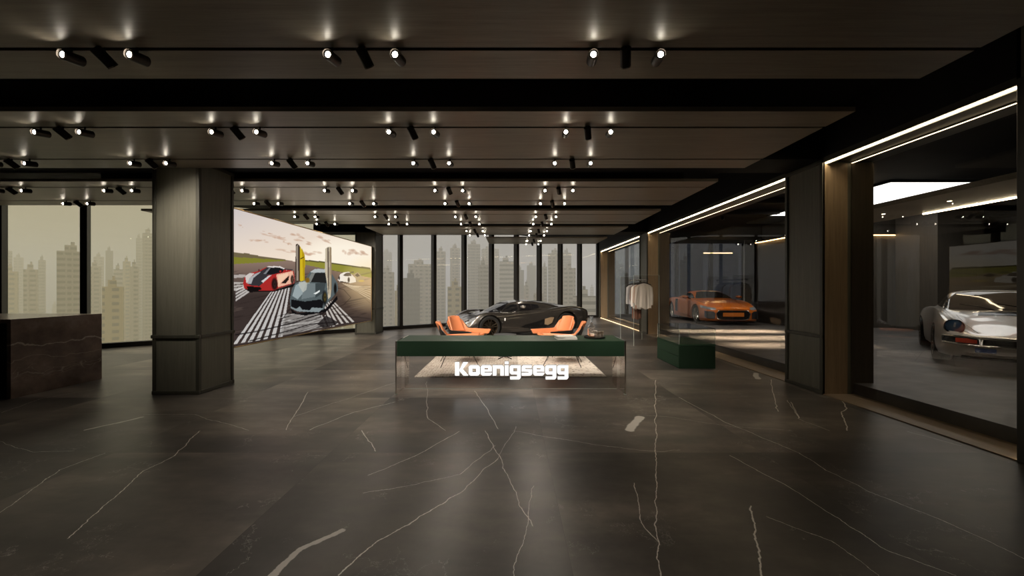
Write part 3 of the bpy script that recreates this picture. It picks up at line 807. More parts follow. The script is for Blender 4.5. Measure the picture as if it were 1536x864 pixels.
    pl([(305, 470), (352, 425), (350, 450), (332, 470)], (40, 28, 24))
    pl([(205, 418), (238, 384), (300, 382), (320, 395), (316, 408), (250, 420)], (24, 24, 26))
    pl([(205, 418), (238, 384), (250, 382), (222, 418)], (120, 122, 126))
    pl([(225, 378), (236, 373), (300, 373), (345, 394), (338, 396), (296, 380), (238, 380)], (222, 214, 210))
    pl([(112, 486), (190, 490), (200, 504), (160, 514), (120, 508)], (20, 15, 15))
    blob(270, 474, 18, 36, (16, 13, 14), 1); blob(271, 474, 10, 25, (70, 40, 38), .7); blob(271, 474, 3, 8, (20, 16, 16), 1)
    blob(370, 448, 10, 26, (24, 18, 18), 1); blob(371, 448, 5, 16, (120, 90, 70), .7)
    pl([(326, 386), (372, 390), (372, 398), (326, 393)], (60, 56, 58)); blob(182, 396, 5, 7, (90, 34, 36), 1); blob(303, 402, 7, 5, (190, 40, 42), 1)
    # grey car, doors up
    pl([(390, 252), (398, 245), (410, 255), (420, 280), (418, 455), (392, 462), (386, 420)], (66, 52, 44))
    pl([(392, 260), (402, 250), (404, 455), (394, 455)], (150, 138, 124))
    pl([(414, 262), (432, 292), (442, 330), (440, 455), (424, 462), (414, 455)], (206, 178, 34))
    pl([(424, 270), (440, 310), (440, 455), (432, 455)], (178, 148, 22))
    pl([(415, 330), (438, 318), (438, 323), (415, 336)], (40, 34, 20))
    pl([(360, 612), (400, 640), (480, 628), (560, 612), (622, 540), (626, 560), (560, 630), (440, 652), (370, 640)], (18, 16, 17))
    pl([(356, 560), (368, 500), (388, 468), (440, 452), (470, 405), (500, 388), (556, 390), (596, 420), (625, 470), (628, 510), (600, 545), (560, 590), (545, 620), (440, 630), (360, 600)], (86, 96, 98))
    pl([(388, 480), (440, 455), (470, 468), (440, 515), (400, 560), (370, 540)], (150, 162, 164))
    pl([(448, 470), (560, 470), (520, 540), (420, 560), (430, 515)], (112, 122, 124))
    pl([(408, 462), (455, 462), (450, 505), (430, 522), (405, 480)], (186, 188, 180), .8)
    pl([(500, 470), (560, 462), (548, 520), (500, 552)], (62, 70, 72))
    pl([(450, 462), (480, 410), (556, 410), (562, 468)], (34, 34, 34)); pl([(478, 412), (500, 408), (474, 464), (452, 462)], (122, 124, 120))
    blob(455, 452, 14, 16, (124, 92, 30), 1)
    pl([(470, 405), (500, 388), (556, 390), (560, 408), (482, 410)], (176, 182, 182))
    pl([(362, 560), (440, 572), (530, 560), (545, 575), (540, 612), (440, 628), (364, 602)], (20, 20, 22))
    pl([(360, 600), (392, 615), (412, 600), (425, 618), (470, 622), (480, 606), (545, 610), (520, 632), (400, 628), (362, 610)], (132, 142, 144))
    pl([(490, 528), (524, 508), (524, 518), (502, 532)], (226, 230, 228))
    blob(552, 552, 15, 42, (14, 14, 15), 1); blob(554, 548, 9, 28, (96, 84, 40), .75); blob(554, 548, 3, 8, (20, 20, 20), 1)
    blob(612, 500, 9, 34, (22, 20, 18), 1)
    pl([(556, 275), (570, 264), (590, 264), (592, 300), (592, 470), (586, 545), (572, 560), (566, 470), (554, 400)], (196, 184, 160))
    pl([(566, 270), (576, 266), (580, 470), (576, 545), (570, 470)], (110, 98, 84)); pl([(580, 268), (590, 266), (592, 500), (586, 540)], (150, 130, 104))
    # white cars
    pl([(626, 450), (640, 418), (660, 408), (690, 404), (704, 420), (726, 440), (730, 462), (690, 470), (640, 462)], (240, 232, 222))
    pl([(655, 424), (676, 410), (698, 410), (704, 428), (670, 430)], (90, 78, 68)); pl([(640, 456), (680, 464), (700, 470), (640, 464)], (60, 48, 40))
    blob(688, 450, 7, 16, (50, 42, 38), 1); blob(634, 440, 5, 12, (60, 50, 44), 1); pl([(700, 404), (716, 404), (716, 410), (700, 410)], (70, 60, 52))
    pl([(716, 418), (740, 408), (760, 428), (776, 446), (770, 462), (736, 462), (726, 440)], (170, 148, 110)); pl([(722, 424), (738, 412), (752, 428), (736, 434)], (70, 58, 46)); blob(760, 456, 18, 6, (214, 176, 70), .8)
    # evening light over the right part
    blob(800, 470, 150, 150, (255, 226, 170), .35)
    return np.clip(C, 0, 255)
def build_screen():
    root = empty('display_screen', (SA.x, SA.y, 1.7), label='huge lit display screen showing red, grey and white sports cars on a runway', cat='screen')
    d = (SB - SA); L_ = d.length; d.normalize(); nrm = Vector((d.y, -d.x))    # towards the room (+x)
    a = math.atan2(d.y, d.x)
    zt0, zt1, zb0, zb1 = 2.905, 2.85, .495, .455
    NU, NV = 460, 210
    U, V = np.meshgrid(np.linspace(0, 1, NU + 1) ** 1.25, np.linspace(0, 1, NV + 1))
    PXw = SA.x + d.x * L_ * U + nrm.x * .031; PYw = SA.y + d.y * L_ * U + nrm.y * .031
    Zb = zb0 + (zb1 - zb0) * U; Zt = zt0 + (zt1 - zt0) * U
    PZ = Zb + (Zt - Zb) * V
    ix = CX + F * PXw / PYw; iy = CY - F * (PZ - CH) / PYw
    C = paint_screen((ix - 340) * 3.758, (iy - 300) * 3.758) / 255.0
    C = np.where(C <= .04045, C / 12.92, ((C + .055) / 1.055) ** 2.4)
    me = bpy.data.meshes.new('picture')
    vs = np.stack([PXw - SA.x, PYw - SA.y, PZ - 1.7], -1).reshape(-1, 3)
    idx = np.arange((NU + 1) * (NV + 1)).reshape(NV + 1, NU + 1)
    fs = np.stack([idx[:-1, :-1], idx[:-1, 1:], idx[1:, 1:], idx[1:, :-1]], -1).reshape(-1, 4)
    me.from_pydata(vs.tolist(), [], fs.tolist())
    at = me.color_attributes.new('picture', 'FLOAT_COLOR', 'POINT')
    at.data.foreach_set('color', np.concatenate([C.reshape(-1, 3), np.ones((C.shape[0] * C.shape[1], 1))], 1).astype(np.float32).ravel())
    m, nt, out = new_mat('screen picture')
    at_n = nd(nt, 'ShaderNodeVertexColor', layer_name='picture'); e = nd(nt, 'ShaderNodeEmission'); e.inputs[1].default_value = 1.0
    nt.links.new(at_n.outputs[0], e.inputs[0]); nt.links.new(e.outputs[0], out.inputs[0])
    me.materials.append(m)
    o = bpy.data.objects.new('picture', me); COL.objects.link(o); o.parent = root
    def P(u, z, off): return (d.x * u + nrm.x * off, d.y * u + nrm.y * off, z - 1.7)
    c = MB()
    vs = [P(0, zb0, .03), P(L_, zb1, .03), P(L_, zt1, .03), P(0, zt0, .03), P(0, zb0, -.05), P(L_, zb1, -.05), P(L_, zt1, -.05), P(0, zt0, -.05)]
    c.add(vs, [(0, 1, 2, 3), (7, 6, 5, 4), (0, 4, 5, 1), (1, 5, 6, 2), (2, 6, 7, 3), (3, 7, 4, 0)])
    c.build('casing', M['track'], parent=root)
    b = MB()
    for (u0, z0), (u1, z1) in (((0, zb0), (L_, zb1)), ((0, zt0), (L_, zt1)), ((0, zb0), (0, zt0)), ((L_, zb1), (L_, zt1))):
        b.tube([P(u0, z0, .036), P(u1, z1, .036)], .012, 6)
    b.build('frame', M['gold'], parent=root)
build_screen()

# ------------------------------------------------------------------ marble counter on the left
e = empty('marble_counter', (-8.6, 5.64, 0), label='brown veined marble waterfall counter at the left edge by the windows', cat='counter')
MB().box(-1.9, 1.75, -.56, .57, 1.035, 1.09).build('top', M['marble'], parent=e)
MB().box(1.695, 1.75, -.56, .57, 0, 1.0345).build('side_panel', M['marble'], parent=e)
MB().box(-1.9, -1.845, -.56, .57, 0, 1.0345).build('side_panel', M['marble'], parent=e)
MB().box(-1.8445, 1.6945, -.30, -.26, 0, 1.0345).build('back_board', M['black'], parent=e)

# ------------------------------------------------------------------ glass desk with green top
e = empty('reception_desk', (0, 5.6, 0), label='long dark green desk on glass sides with glowing name lettering in front', cat='desk')
y0, y1 = -.32, .32
MB().box(-1.622, 1.622, y0, y1, .546, .764).build('top', [M['green']], parent=e, bevel=.004)
for s in (-1, 1):
    p = MB().box(s * 1.624 if s > 0 else -1.642, 1.642 if s > 0 else -1.624, y0, y1, 0, .764).build('side_panel', M['glassdesk'], parent=e)
    MB().box(s * 1.633 - .0085, s * 1.633 + .0085, y0 - .004, y0 - .0005, .012, .764).build('polished_edge', M['chrome'], parent=p)
    MB().box(s * 1.633 - .016, s * 1.633 + .016, y0 - .006, y0 + .03, 0, .011).build('foot', M['edge'], parent=p)
fp = MB().box(-1.60, 1.60, -.012, .0, .0, .545).build('front_panel', M['glassdesk'], parent=e)
MB().box(-1.6, 1.6, -.0135, .0015, 0, .006).build('polished_edge', M['edge'], parent=fp)
def glyph(ch):
    """heavy block letters from overlapping bars; x-height 1, bar thickness t"""
    t = .36; w = 1.15; R_ = lambda a, b, c, d: [(a, c), (b, c), (b, d), (a, d)]
    k = .16
    def ring():
        return [R_(0, t, k, 1 - k), R_(w - t, w, k, 1 - k), [(k, 0), (w - k, 0), (w, k), (w, t * .85), (0, t * .85), (0, k)], [(0, 1 - t * .85), (w, 1 - t * .85), (w, 1 - k), (w - k, 1), (k, 1), (0, 1 - k)]]
    if ch == 'K': return 1.32, [R_(0, .42, 0, 1.30), [(.42, .50), (.86, 1.30), (1.36, 1.30), (.80, .62), (1.38, 0), (.88, 0), (.42, .52)]]
    if ch == 'o': return w, ring()
    if ch == 'e': return w, [R_(0, t, k, 1 - k), [(k, 0), (w - k, 0), (w, k), (w, .26), (0, .26), (0, k)], [(0, .76), (w, .76), (w, 1 - k), (w - k, 1), (k, 1), (0, 1 - k)], R_(w - t, w, .42, .80), R_(.2, w, .40, .56)]
    if ch == 'n': return w, [R_(0, t, 0, 1), R_(w - t, w, 0, 1 - k), [(0, .70), (w, .70), (w, 1 - k), (w - k, 1), (0, 1)]]
    if ch == 'i': return t + .02, [R_(0, t + .02, 0, 1), R_(0, t + .02, 1.14, 1.36)]
    if ch == 'g': return w, [R_(0, t, .12 + k, 1 - k), [(k, .12), (w, .12), (w, .38), (0, .38), (0, .12 + k)], [(0, .74), (w, .74), (w, 1), (k, 1), (0, 1 - k)], R_(w - t, w, -.24, 1), [(.06, -.38), (w - k, -.38), (w, -.38 + k), (w, -.12), (.06, -.12)]]
    if ch == 's': return w * .94, [[(0, 0), (w * .94 - k, 0), (w * .94, k), (w * .94, .24), (0, .24)], [(0, .76), (w * .9, .76), (w * .9, 1), (k, 1), (0, 1 - k)], R_(0, t, .42, .85), R_(w * .94 - t, w * .94, .15, .58), [(0, .40), (w * .94, .38), (w * .94, .60), (0, .62)]]
def lettering(name, mat, parent, y0, y1, grow):
    x = 0; shapes = []
    for ch in 'Koenigsegg':
        w, ps = glyph(ch)
        shapes += [[(x + a, b) for a, b in p] for p in ps]; x += w + .12
    tot = x - .12; kx, kz = 1.70 / tot, .152
    mb = MB()
    for n_, p in enumerate(shapes):
        P = [(a * kx - .835, b * kz + .205) for a, b in p]
        cx_ = sum(q[0] for q in P) / len(P); cz_ = sum(q[1] for q in P) / len(P)
        P = [(a + math.copysign(grow, a - cx_), b + math.copysign(grow, b - cz_)) for a, b in P]
        mb.prism(P, y0 - n_ * 1e-5, y1 + n_ * 1e-5, 'y')
    return mb.build(name, mat, parent=parent)
sgn = lettering('lettering', M['sign'], e, -.034, -.018, 0)
sgn['label'] = 'glowing white name lettering'
lettering('lettering_glow', M['halo'], sgn, -.0175, -.0125, .0075)  # glow around the letters, made as a larger, dimmer emissive outline

# magazines, tray, decanter, tumblers
for k, (dx, dy, rz, w, h) in enumerate(((0, 0, 4, .30, .22), (.012, .008, -3, .29, .21), (-.015, .0, 9, .27, .20))):
    o = MB().box(-w / 2, w / 2, -h / 2, h / 2, 0, .015).build('magazine', M['paper'], bevel=.002)
    o.location = (.82 + dx, 5.52 + dy, .7645 + .0157 * k); o.rotation_euler = (0, 0, R(rz))
    tag(o, ['white magazine at the bottom of the stack on the green desk', 'white magazine in the middle of the stack on the green desk', 'white magazine on top of the stack on the green desk'][k], 'magazine', 'magazines on the desk')
o = MB().lathe([(.0001, 0), (.13, 0), (.142, .006), (.145, .022), (.138, .022), (.134, .009), (.0001, .009)], 36).build('serving_tray', M['blackshell'], smooth=40)
o.location = (1.27, 5.62, .7645); o.scale = (1.1, 1.1, 1); tag(o, 'round black serving tray on the right end of the green desk', 'tray')
dc = empty('decanter', (1.225, 5.62, .7745), label='square cut crystal decanter with tall stopper on the black tray', cat='decanter'); dc.scale = (1.15, 1.15, 1.17)
def sq(r, z, n=8):
    return [(r * c, r * s_, z) for c, s_ in ((1, -.7), (1, .7), (.7, 1), (-.7, 1), (-1, .7), (-1, -.7), (-.7, -1), (.7, -1))]
def loft(rings):
    vs = [p for r in rings for p in r]; n = len(rings[0]); fs = []
    for i in range(len(rings) - 1):
        for k in range(n): fs.append((i * n + k, i * n + (k + 1) % n, (i + 1) * n + (k + 1) % n, (i + 1) * n + k))
    fs.append(tuple(reversed(range(n)))); fs.append(tuple(range((len(rings) - 1) * n, len(rings) * n)))
    return vs, fs
MB().add(*loft([sq(.040, 0), sq(.044, .01), sq(.044, .13), sq(.036, .150), sq(.014, .162), sq(.014, .185), sq(.020, .19)])).build('body', M['crystal'], parent=dc)
cuts = MB()
for k in range(5):
    for s1 in (-1, 1):
        cuts.tube([(-.036, s1 * .0450, .02 + k * .022), (.036, s1 * .0450, .042 + k * .022)], .0011, 5).tube([(-.036, s1 * .0450, .042 + k * .022), (.036, s1 * .0450, .02 + k * .022)], .0011, 5)
        cuts.tube([(s1 * .0450, -.036, .02 + k * .022), (s1 * .0450, .036, .042 + k * .022)], .0011, 5)
cuts.build('cut_pattern', M['cut'], parent=dc)
MB().add(*loft([sq(.034, .012), sq(.036, .05)])).build('liquor', M['liquor'], parent=dc)
MB().lathe([(.0001, .19), (.011, .19), (.015, .205), (.010, .215), (.022, .245), (.026, .268), (.0001, .272)], 12).build('stopper', M['lamp'], parent=dc)
def make_tumbler():
    g_ = empty('tumbler')
    MB().lathe([(.0001, 0), (.032, 0), (.036, .09), (.033, .09), (.029, .012), (.0001, .012)], 18).build('glass', M['crystal'], parent=g_, smooth=30)
    r_ = MB()
    for k in range(12):
        t = 2 * math.pi * k / 12; r_.tube([(math.cos(t) * .0328, math.sin(t) * .0328, .006), (math.cos(t) * .0348, math.sin(t) * .0348, .055)], .0014, 5)
    r_.lathe([(.0355, .088), (.037, .090), (.0355, .092), (.0335, .090)], 18, closed=True)
    r_.build('cut_ribs', M['cut'], parent=g_); return g_
tm = make_tumbler()
for k, (x, y, lab) in enumerate(((1.312, 5.56, 'cut crystal tumbler next to the decanter on the black tray'), (1.375, 5.62, 'cut crystal tumbler nearest the right rim of the black tray'), (1.30, 5.70, 'cut crystal tumbler at the back of the black tray'))):
    o = tm if k == 0 else copy_tree(tm)
    o.location = (x, y, .7745); tag(o, lab, 'glass', 'tumblers on the tray')

# ------------------------------------------------------------------ rug, chairs, small table
o = MB().box(-1.635, 1.635, -1.3, 1.3, 0, .012).build('rug', M['rug']); o.location = (0, 7.61, .0005)
tag(o, 'pale distressed patterned rug under the chairs behind the desk', 'rug')

def make_chair():
    e = empty('lounge_chair')
    def seat(u, v):
        x = -.26 + .60 * u; y = (v - .5) * .50
        return (x, y, .445 + .03 * (abs(v - .5) * 2) ** 3 - .02 * math.sin(math.pi * u) + .015 * u)
    s = MB().grid(seat, 12, 10).build('seat', M['leather'], parent=e, smooth=60)
    md = s.modifiers.new('s', 'SOLIDIFY'); md.thickness = .05; md.offset = -1
    b_ = s.modifiers.new('b', 'BEVEL'); b_.width = .015; b_.segments = 3; b_.limit_method = 'ANGLE'
    def back(u, v, off=0):
        w = .215 - .035 * v
        y = (u - .5) * 2 * w
        return (-.285 - .16 * v + .07 * (abs(u - .5) * 2) ** 2 - off, y, .485 + .355 * v + .012 * math.sin(math.pi * u))
    s = MB().grid(back, 12, 10).build('backrest', M['leather'], parent=e, smooth=60)
    md = s.modifiers.new('s', 'SOLIDIFY'); md.thickness = .045; md.offset = 0
    b_ = s.modifiers.new('b', 'BEVEL'); b_.width = .018; b_.segments = 3; b_.limit_method = 'ANGLE'
    # shell outside, running round the back into both arms
    def shell(u, v, off=0.0):
        t = (u - .5) * 2; a = abs(t); sg = 1 if t >= 0 else -1
        if a < .38:
            k = a / .38; x = -.30 - .13 * v * (1 - k * .35) + .05 * k * k; y = sg * .27 * k; zt = .82 - .10 * k ** 3; zb = .44
        else:
            k = (a - .38) / .62; x = -.25 + .66 * k; y = sg * (.27 + .07 * k * (1 - .25 * k) + .02 * v); zt = .555 + .165 * max(0, 1 - k * 6.5) ** 1.5 + .01 * k; zb = .44 + .02 * k
            x += -.06 * v * (1 - k) + .05 * v * k
        nx, ny = (1, 0) if a < .38 else (0, -sg)
        return (x + nx * off, y + ny * off, zb + (zt - zb) * v)
    s = MB().grid(lambda u, v: shell(u, v, .008), 48, 6).build('arm_shell', M['leather'], parent=e, smooth=60)
    md = s.modifiers.new('s', 'SOLIDIFY'); md.thickness = .014; md.offset = 0
    s = MB().grid(lambda u, v: shell(u, v, -.008), 48, 6).build('outer_shell', M['blackshell'], parent=e, smooth=60)
    md = s.modifiers.new('s', 'SOLIDIFY'); md.thickness = .010; md.offset = 0
    MB().tube([(-.27, -.06, .47), (-.34, -.06, .52)], .009, 8).tube([(-.27, .06, .47), (-.34, .06, .52)], .009, 8).build('back_bracket', M['chrome'], parent=e)
    for sx in (-1, 1):
        for sy in (-1, 1):
            MB().tube([(sx * .17, sy * .16, .40), (sx * .36, sy * .30, .0065)], .0065, 8).build('leg', M['wire'], parent=e, smooth=60)
    MB().tube([(-.30, -.26, .115), (-.30, .0, .08), (-.30, .26, .115)], .005, 6).tube([(.30, -.26, .115), (.30, 0, .08), (.30, .26, .115)], .005, 6).tube([(-.17, -.16, .40), (.17, .16, .40)], .008, 6).tube([(-.17, .16, .40), (.17, -.16, .40)], .008, 6).build('leg_stretcher', M['wire'], parent=e, smooth=60)
    return e
ch = make_chair()
for k, (x, y, rz, lab) in enumerate(((-1.02, 7.32, 11, 'orange leather chair at front left of the rug, only its back rim above the desk'),
                                     (-1.02, 8.45, -34, 'orange leather chair at back left of the rug with wide back in view'),
                                     (1.03, 7.32, 169, 'orange leather chair at front right of the rug, only its back rim above the desk'),
                                     (1.03, 8.45, 214, 'orange leather chair at back right of the rug with wide back in view'))):
    o = ch if k == 0 else copy_tree(ch)
    o.location = (x, y, .0135); o.rotation_euler = (0, 0, R(rz)); tag(o, lab, 'chair', 'orange chairs on the rug')
e = empty('side_table', (-.12, 7.95, .0135), label='small round black table on a cross foot between the orange chairs', cat='table')
MB().lathe([(.0001, .485), (.24, .485), (.25, .495), (.25, .505), (.0001, .505)], 36).build('top', M['coretable'], parent=e, smooth=40)
MB().tube([(0, 0, .02), (0, 0, .485)], .018, 12).build('stem', M['wire'], parent=e, smooth=60)
f_ = MB()
for k in range(4):
    t = math.pi / 4 + math.pi / 2 * k; f_.tube([(0, 0, .05), (.12 * math.cos(t), .12 * math.sin(t), .022), (.2 * math.cos(t), .2 * math.sin(t), .0095)], .0095, 6)
f_.build('foot', M['wire'], parent=e)

# ------------------------------------------------------------------ green display case
e = empty('display_case', (3.51, 7.485, 0), label='low dark green display cabinet with an empty clear glass top', cat='display case')
w, dd = .34, .515
MB().box(-w, w, -dd, dd, 0, .425).build('cabinet', M['green_shaded'], parent=e, bevel=.003)
MB().box(-w - .003, w + .003, -dd - .003, dd + .003, .432, .457).build('cabinet_top', M['green'], parent=e)
for z0_, z1_ in ((.012, .222), (.232, .420)):
    MB().box(-w - .008, -w - .0005, -dd + .004, dd - .004, z0_, z1_).build('drawer', M['green'], parent=e)
gl = MB()
gl.box(-w, w, -dd, -dd + .008, .458, .749); gl.box(-w, w, dd - .008, dd, .458, .749)
gl.box(-w, -w + .008, -dd + .009, dd - .009, .458, .749); gl.box(w - .008, w, -dd + .009, dd - .009, .458, .749)
gl.build('glass_box', M['glass'], parent=e)
MB().box(-w, w, -dd, dd, .7495, .757).build('glass_lid', M['glass'], parent=e)
ed = MB()
for sx in (-1, 1):
    for sy in (-1, 1): ed.tube([(sx * w, sy * dd, .458), (sx * w, sy * dd, .757)], .003, 5)
ed.build('glass_edge', M['edge'], parent=e)
ed = MB()
for sx in (-1, 1): ed.tube([(sx * w, -dd, .754), (sx * w, dd, .754)], .004, 5)
for sy in (-1, 1): ed.tube([(-w, sy * dd, .754), (w, sy * dd, .754)], .004, 5)
ed.build('lid_rim', M['wire'], parent=e)

# ------------------------------------------------------------------ glass clothes stand
e = empty('clothes_rack', (3.54, 10.3, 0), label='clothes stand of two clear glass panels joined by a polished rail', cat='clothes rack')
for y, x0, x1 in ((-.63, -.33, .33), (.63, -.30, .33)):
    p = MB().box(x0, x1, y - .006, y + .006, 0, 1.845).build('glass_panel', M['rackglass'] if False else M['glassdesk'], parent=e)
    q = MB()
    for x in (x0, x1): q.box(x - .003, x + .003, y - .0065, y + .0065, 0, 1.848)
    q.box(x0, x1, y - .006, y + .006, 1.8455, 1.850)
    q.build('polished_edge', M['edge'], parent=p)
MB().tube([(.0, -.67, 1.735), (.0, .67, 1.735)], .017, 14).build('rail', M['chrome'], parent=e, smooth=40)
for y in (-.685, .685): MB().tube([(0, y - .008, 1.735), (0, y + .008, 1.735)], .026, 16).build('end_cap', M['chrome'], parent=e, smooth=40)
def garment(y, rz, mat, L_, sleeve, wid, lab, sd, hang_lab):
    rs = random.Random(sd)
    h = empty('coat_hanger', (3.54, y, 1.735 - .019), label=hang_lab, cat='hanger', group='hangers on the rail')
    h.rotation_euler = (0, 0, R(rz))
    pts = [(math.cos(t) * .024, 0, .008 + math.sin(t) * .024) for t in [R(a) for a in range(200, -75, -20)]]
    MB().tube([(p[0], 0, p[2]) for p in pts] + [(0, 0, -.03), (0, 0, -.065)], .003, 6).build('hook', M['hanger'], parent=h)
    MB().tube([(-.205, 0, -.118), (-.10, 0, -.085), (0, 0, -.062), (.10, 0, -.085), (.205, 0, -.118)], [.010, .013, .013, .013, .010], 8).build('shoulder_bar', M['hanger'], parent=h)
    # shirt: closed sheet with folds, hollow look at the neck, two sleeves
    ph = rs.uniform(0, 6)
    def body(u, v):
        t = 2 * math.pi * u; cx_ = math.cos(t); sx_ = math.sin(t)
        sh = min(1, v / .12)
        wv = .055 + (wid - .055) * sh ** .8 if v < .12 else wid * (1 - .06 * math.sin(math.pi * min(1, (v - .12) * 1.6)) + .10 * max(0, v - .5))
        fold = (.016 * math.sin(t * 5 + ph) + .010 * math.sin(t * 11 + ph * 2)) * min(1, v * 1.5)
        th = .016 + .022 * min(1, v * 3)
        z = -.085 - .055 * sh if v < .12 else -.14 - (L_ - .0) * (v - .12) / .88
        z += (.02 * math.sin(t * 2 + ph) - .018 * math.cos(t * 5 + ph)) * max(0, v - .7) * 3
        return (cx_ * wv + fold * .4, sx_ * th + fold, z)
    g_ = MB().grid(body, 56, 24)
    def sl(s_):
        w0 = wid - .02
        P = [(s_ * (w0 - .03), 0, -.155), (s_ * (w0 + .02), .004, -.20), (s_ * (w0 + .045), -.008, -.16 - sleeve * .5), (s_ * (w0 + .05), .006, -.16 - sleeve * .85), (s_ * (w0 + .045), 0, -.16 - sleeve)]
        g_.tube(P, [.030, .048, .040, .036, .034], 10)
    sl(-1); sl(1)
    o = g_.build('shirt', mat, smooth=60); o.location = (3.54, y, 1.716); o.rotation_euler = (0, 0, R(rz))
    c = MB().tube([(-.055, -.012, -.095), (-.03, -.035, -.12), (0, -.045, -.15), (.03, -.035, -.12), (.055, -.012, -.095), (.03, .02, -.078), (-.03, .02, -.078), (-.055, -.012, -.095)], .011, 6).build('collar', mat, parent=o, smooth=60)
    p = MB().box(-.012, .012, -.064, -.060, -.15 - L_ * .75, -.16).build('button_placket', mat, parent=o)
    tag(o, lab, 'shirt', 'garments on the glass stand')
garment(9.85, 10, M['cloth'], .60, .50, .20, 'loose white shirt hanging at the front of the glass stand', 1, 'dark hanger at the front of the rail, under the loose white shirt')
garment(10.02, -6, M['clothpeach'], .62, .45, .17, 'peach shirt hanging behind the front white shirt on the rail', 2, 'dark hanger second from the front, under the peach shirt')
garment(10.22, 14, M['cloth'], .62, .55, .19, 'white long sleeved shirt hanging in the middle of the rail', 3, 'dark hanger in the middle of the rail')
garment(10.42, 4, M['clothdark'], .92, .4, .13, 'long brown garment hanging low between the shirts', 4, 'dark hanger holding the long brown garment')
garment(10.62, 10, M['clothgrey'], .52, .5, .19, 'grey shirt hanging at the back of the rail', 5, 'dark hanger at the back of the rail, under the grey shirt')

# ------------------------------------------------------------------ cars
def catmull(P, t):
    n = len(P); i = min(int(t), n - 2); f = t - i
    p0, p1, p2, p3 = P[max(i - 1, 0)], P[i], P[i + 1], P[min(i + 2, n - 1)]
    return .5 * ((2 * p1) + (-p0 + p2) * f + (2 * p0 - 5 * p1 + 4 * p2 - p3) * f * f + (-p0 + 3 * p1 - 3 * p2 + p3) * f ** 3)
def body_mesh(st, ns=6, nr=5):
    S = [(np.array([x] + [c for p in sec for c in p], float)) for x, sec in st]
    K = len(st[0][1]); vs = []; rings = []
    NS = (len(st) - 1) * ns
    for i in range(NS + 1):
        q = catmull(S, i / ns); x = q[0]; pts = [np.array((q[1 + 2 * k], q[2 + 2 * k])) for k in range(K)]
        half = []
        for j in range((K - 1) * nr + 1):
            t = j / nr; kk = min(int(t), K - 2); f = t - kk
            def g(k):
                if k < 0: return pts[-k] * np.array((-1, 1))
                if k >= K: return pts[2 * (K - 1) - k] * np.array((-1, 1))
                return pts[k]
            p0, p1, p2, p3 = g(kk - 1), g(kk), g(kk + 1), g(kk + 2)
            p = .5 * ((2 * p1) + (-p0 + p2) * f + (2 * p0 - 5 * p1 + 4 * p2 - p3) * f * f + (-p0 + 3 * p1 - 3 * p2 + p3) * f ** 3)
            half.append((max(0.0, float(p[0])), float(p[1])))
        half[0] = (0.0, half[0][1]); half[-1] = (0.0, half[-1][1])
        ring = [(x, -y, z) for y, z in half] + [(x, y, z) for y, z in reversed(half[1:-1])]
        rings.append(ring)
    vs = [p for r in rings for p in r]; n = len(rings[0]); fs = []
    for i in range(NS):
        for k in range(n): fs.append((i * n + k, i * n + (k + 1) % n, (i + 1) * n + (k + 1) % n, (i + 1) * n + k))
    # end caps as strips across the half rings
    h = (n) // 2
    for base, flip in ((0, False), (NS * n, True)):
        for k in range(h):
            a, b = base + k, base + k + 1
            c, d_ = base + (n - k - 1) % n, base + (n - k) % n
            if k == 0: f = (a, b, c)
            elif k == h - 1: f = (a, b % (base + n) if b == base + n else b, d_)
            else: f = (a, b, c, d_)
            f = tuple(dict.fromkeys(f))
            if len(f) >= 3: fs.append(f if not flip else tuple(reversed(f)))
    return vs, fs
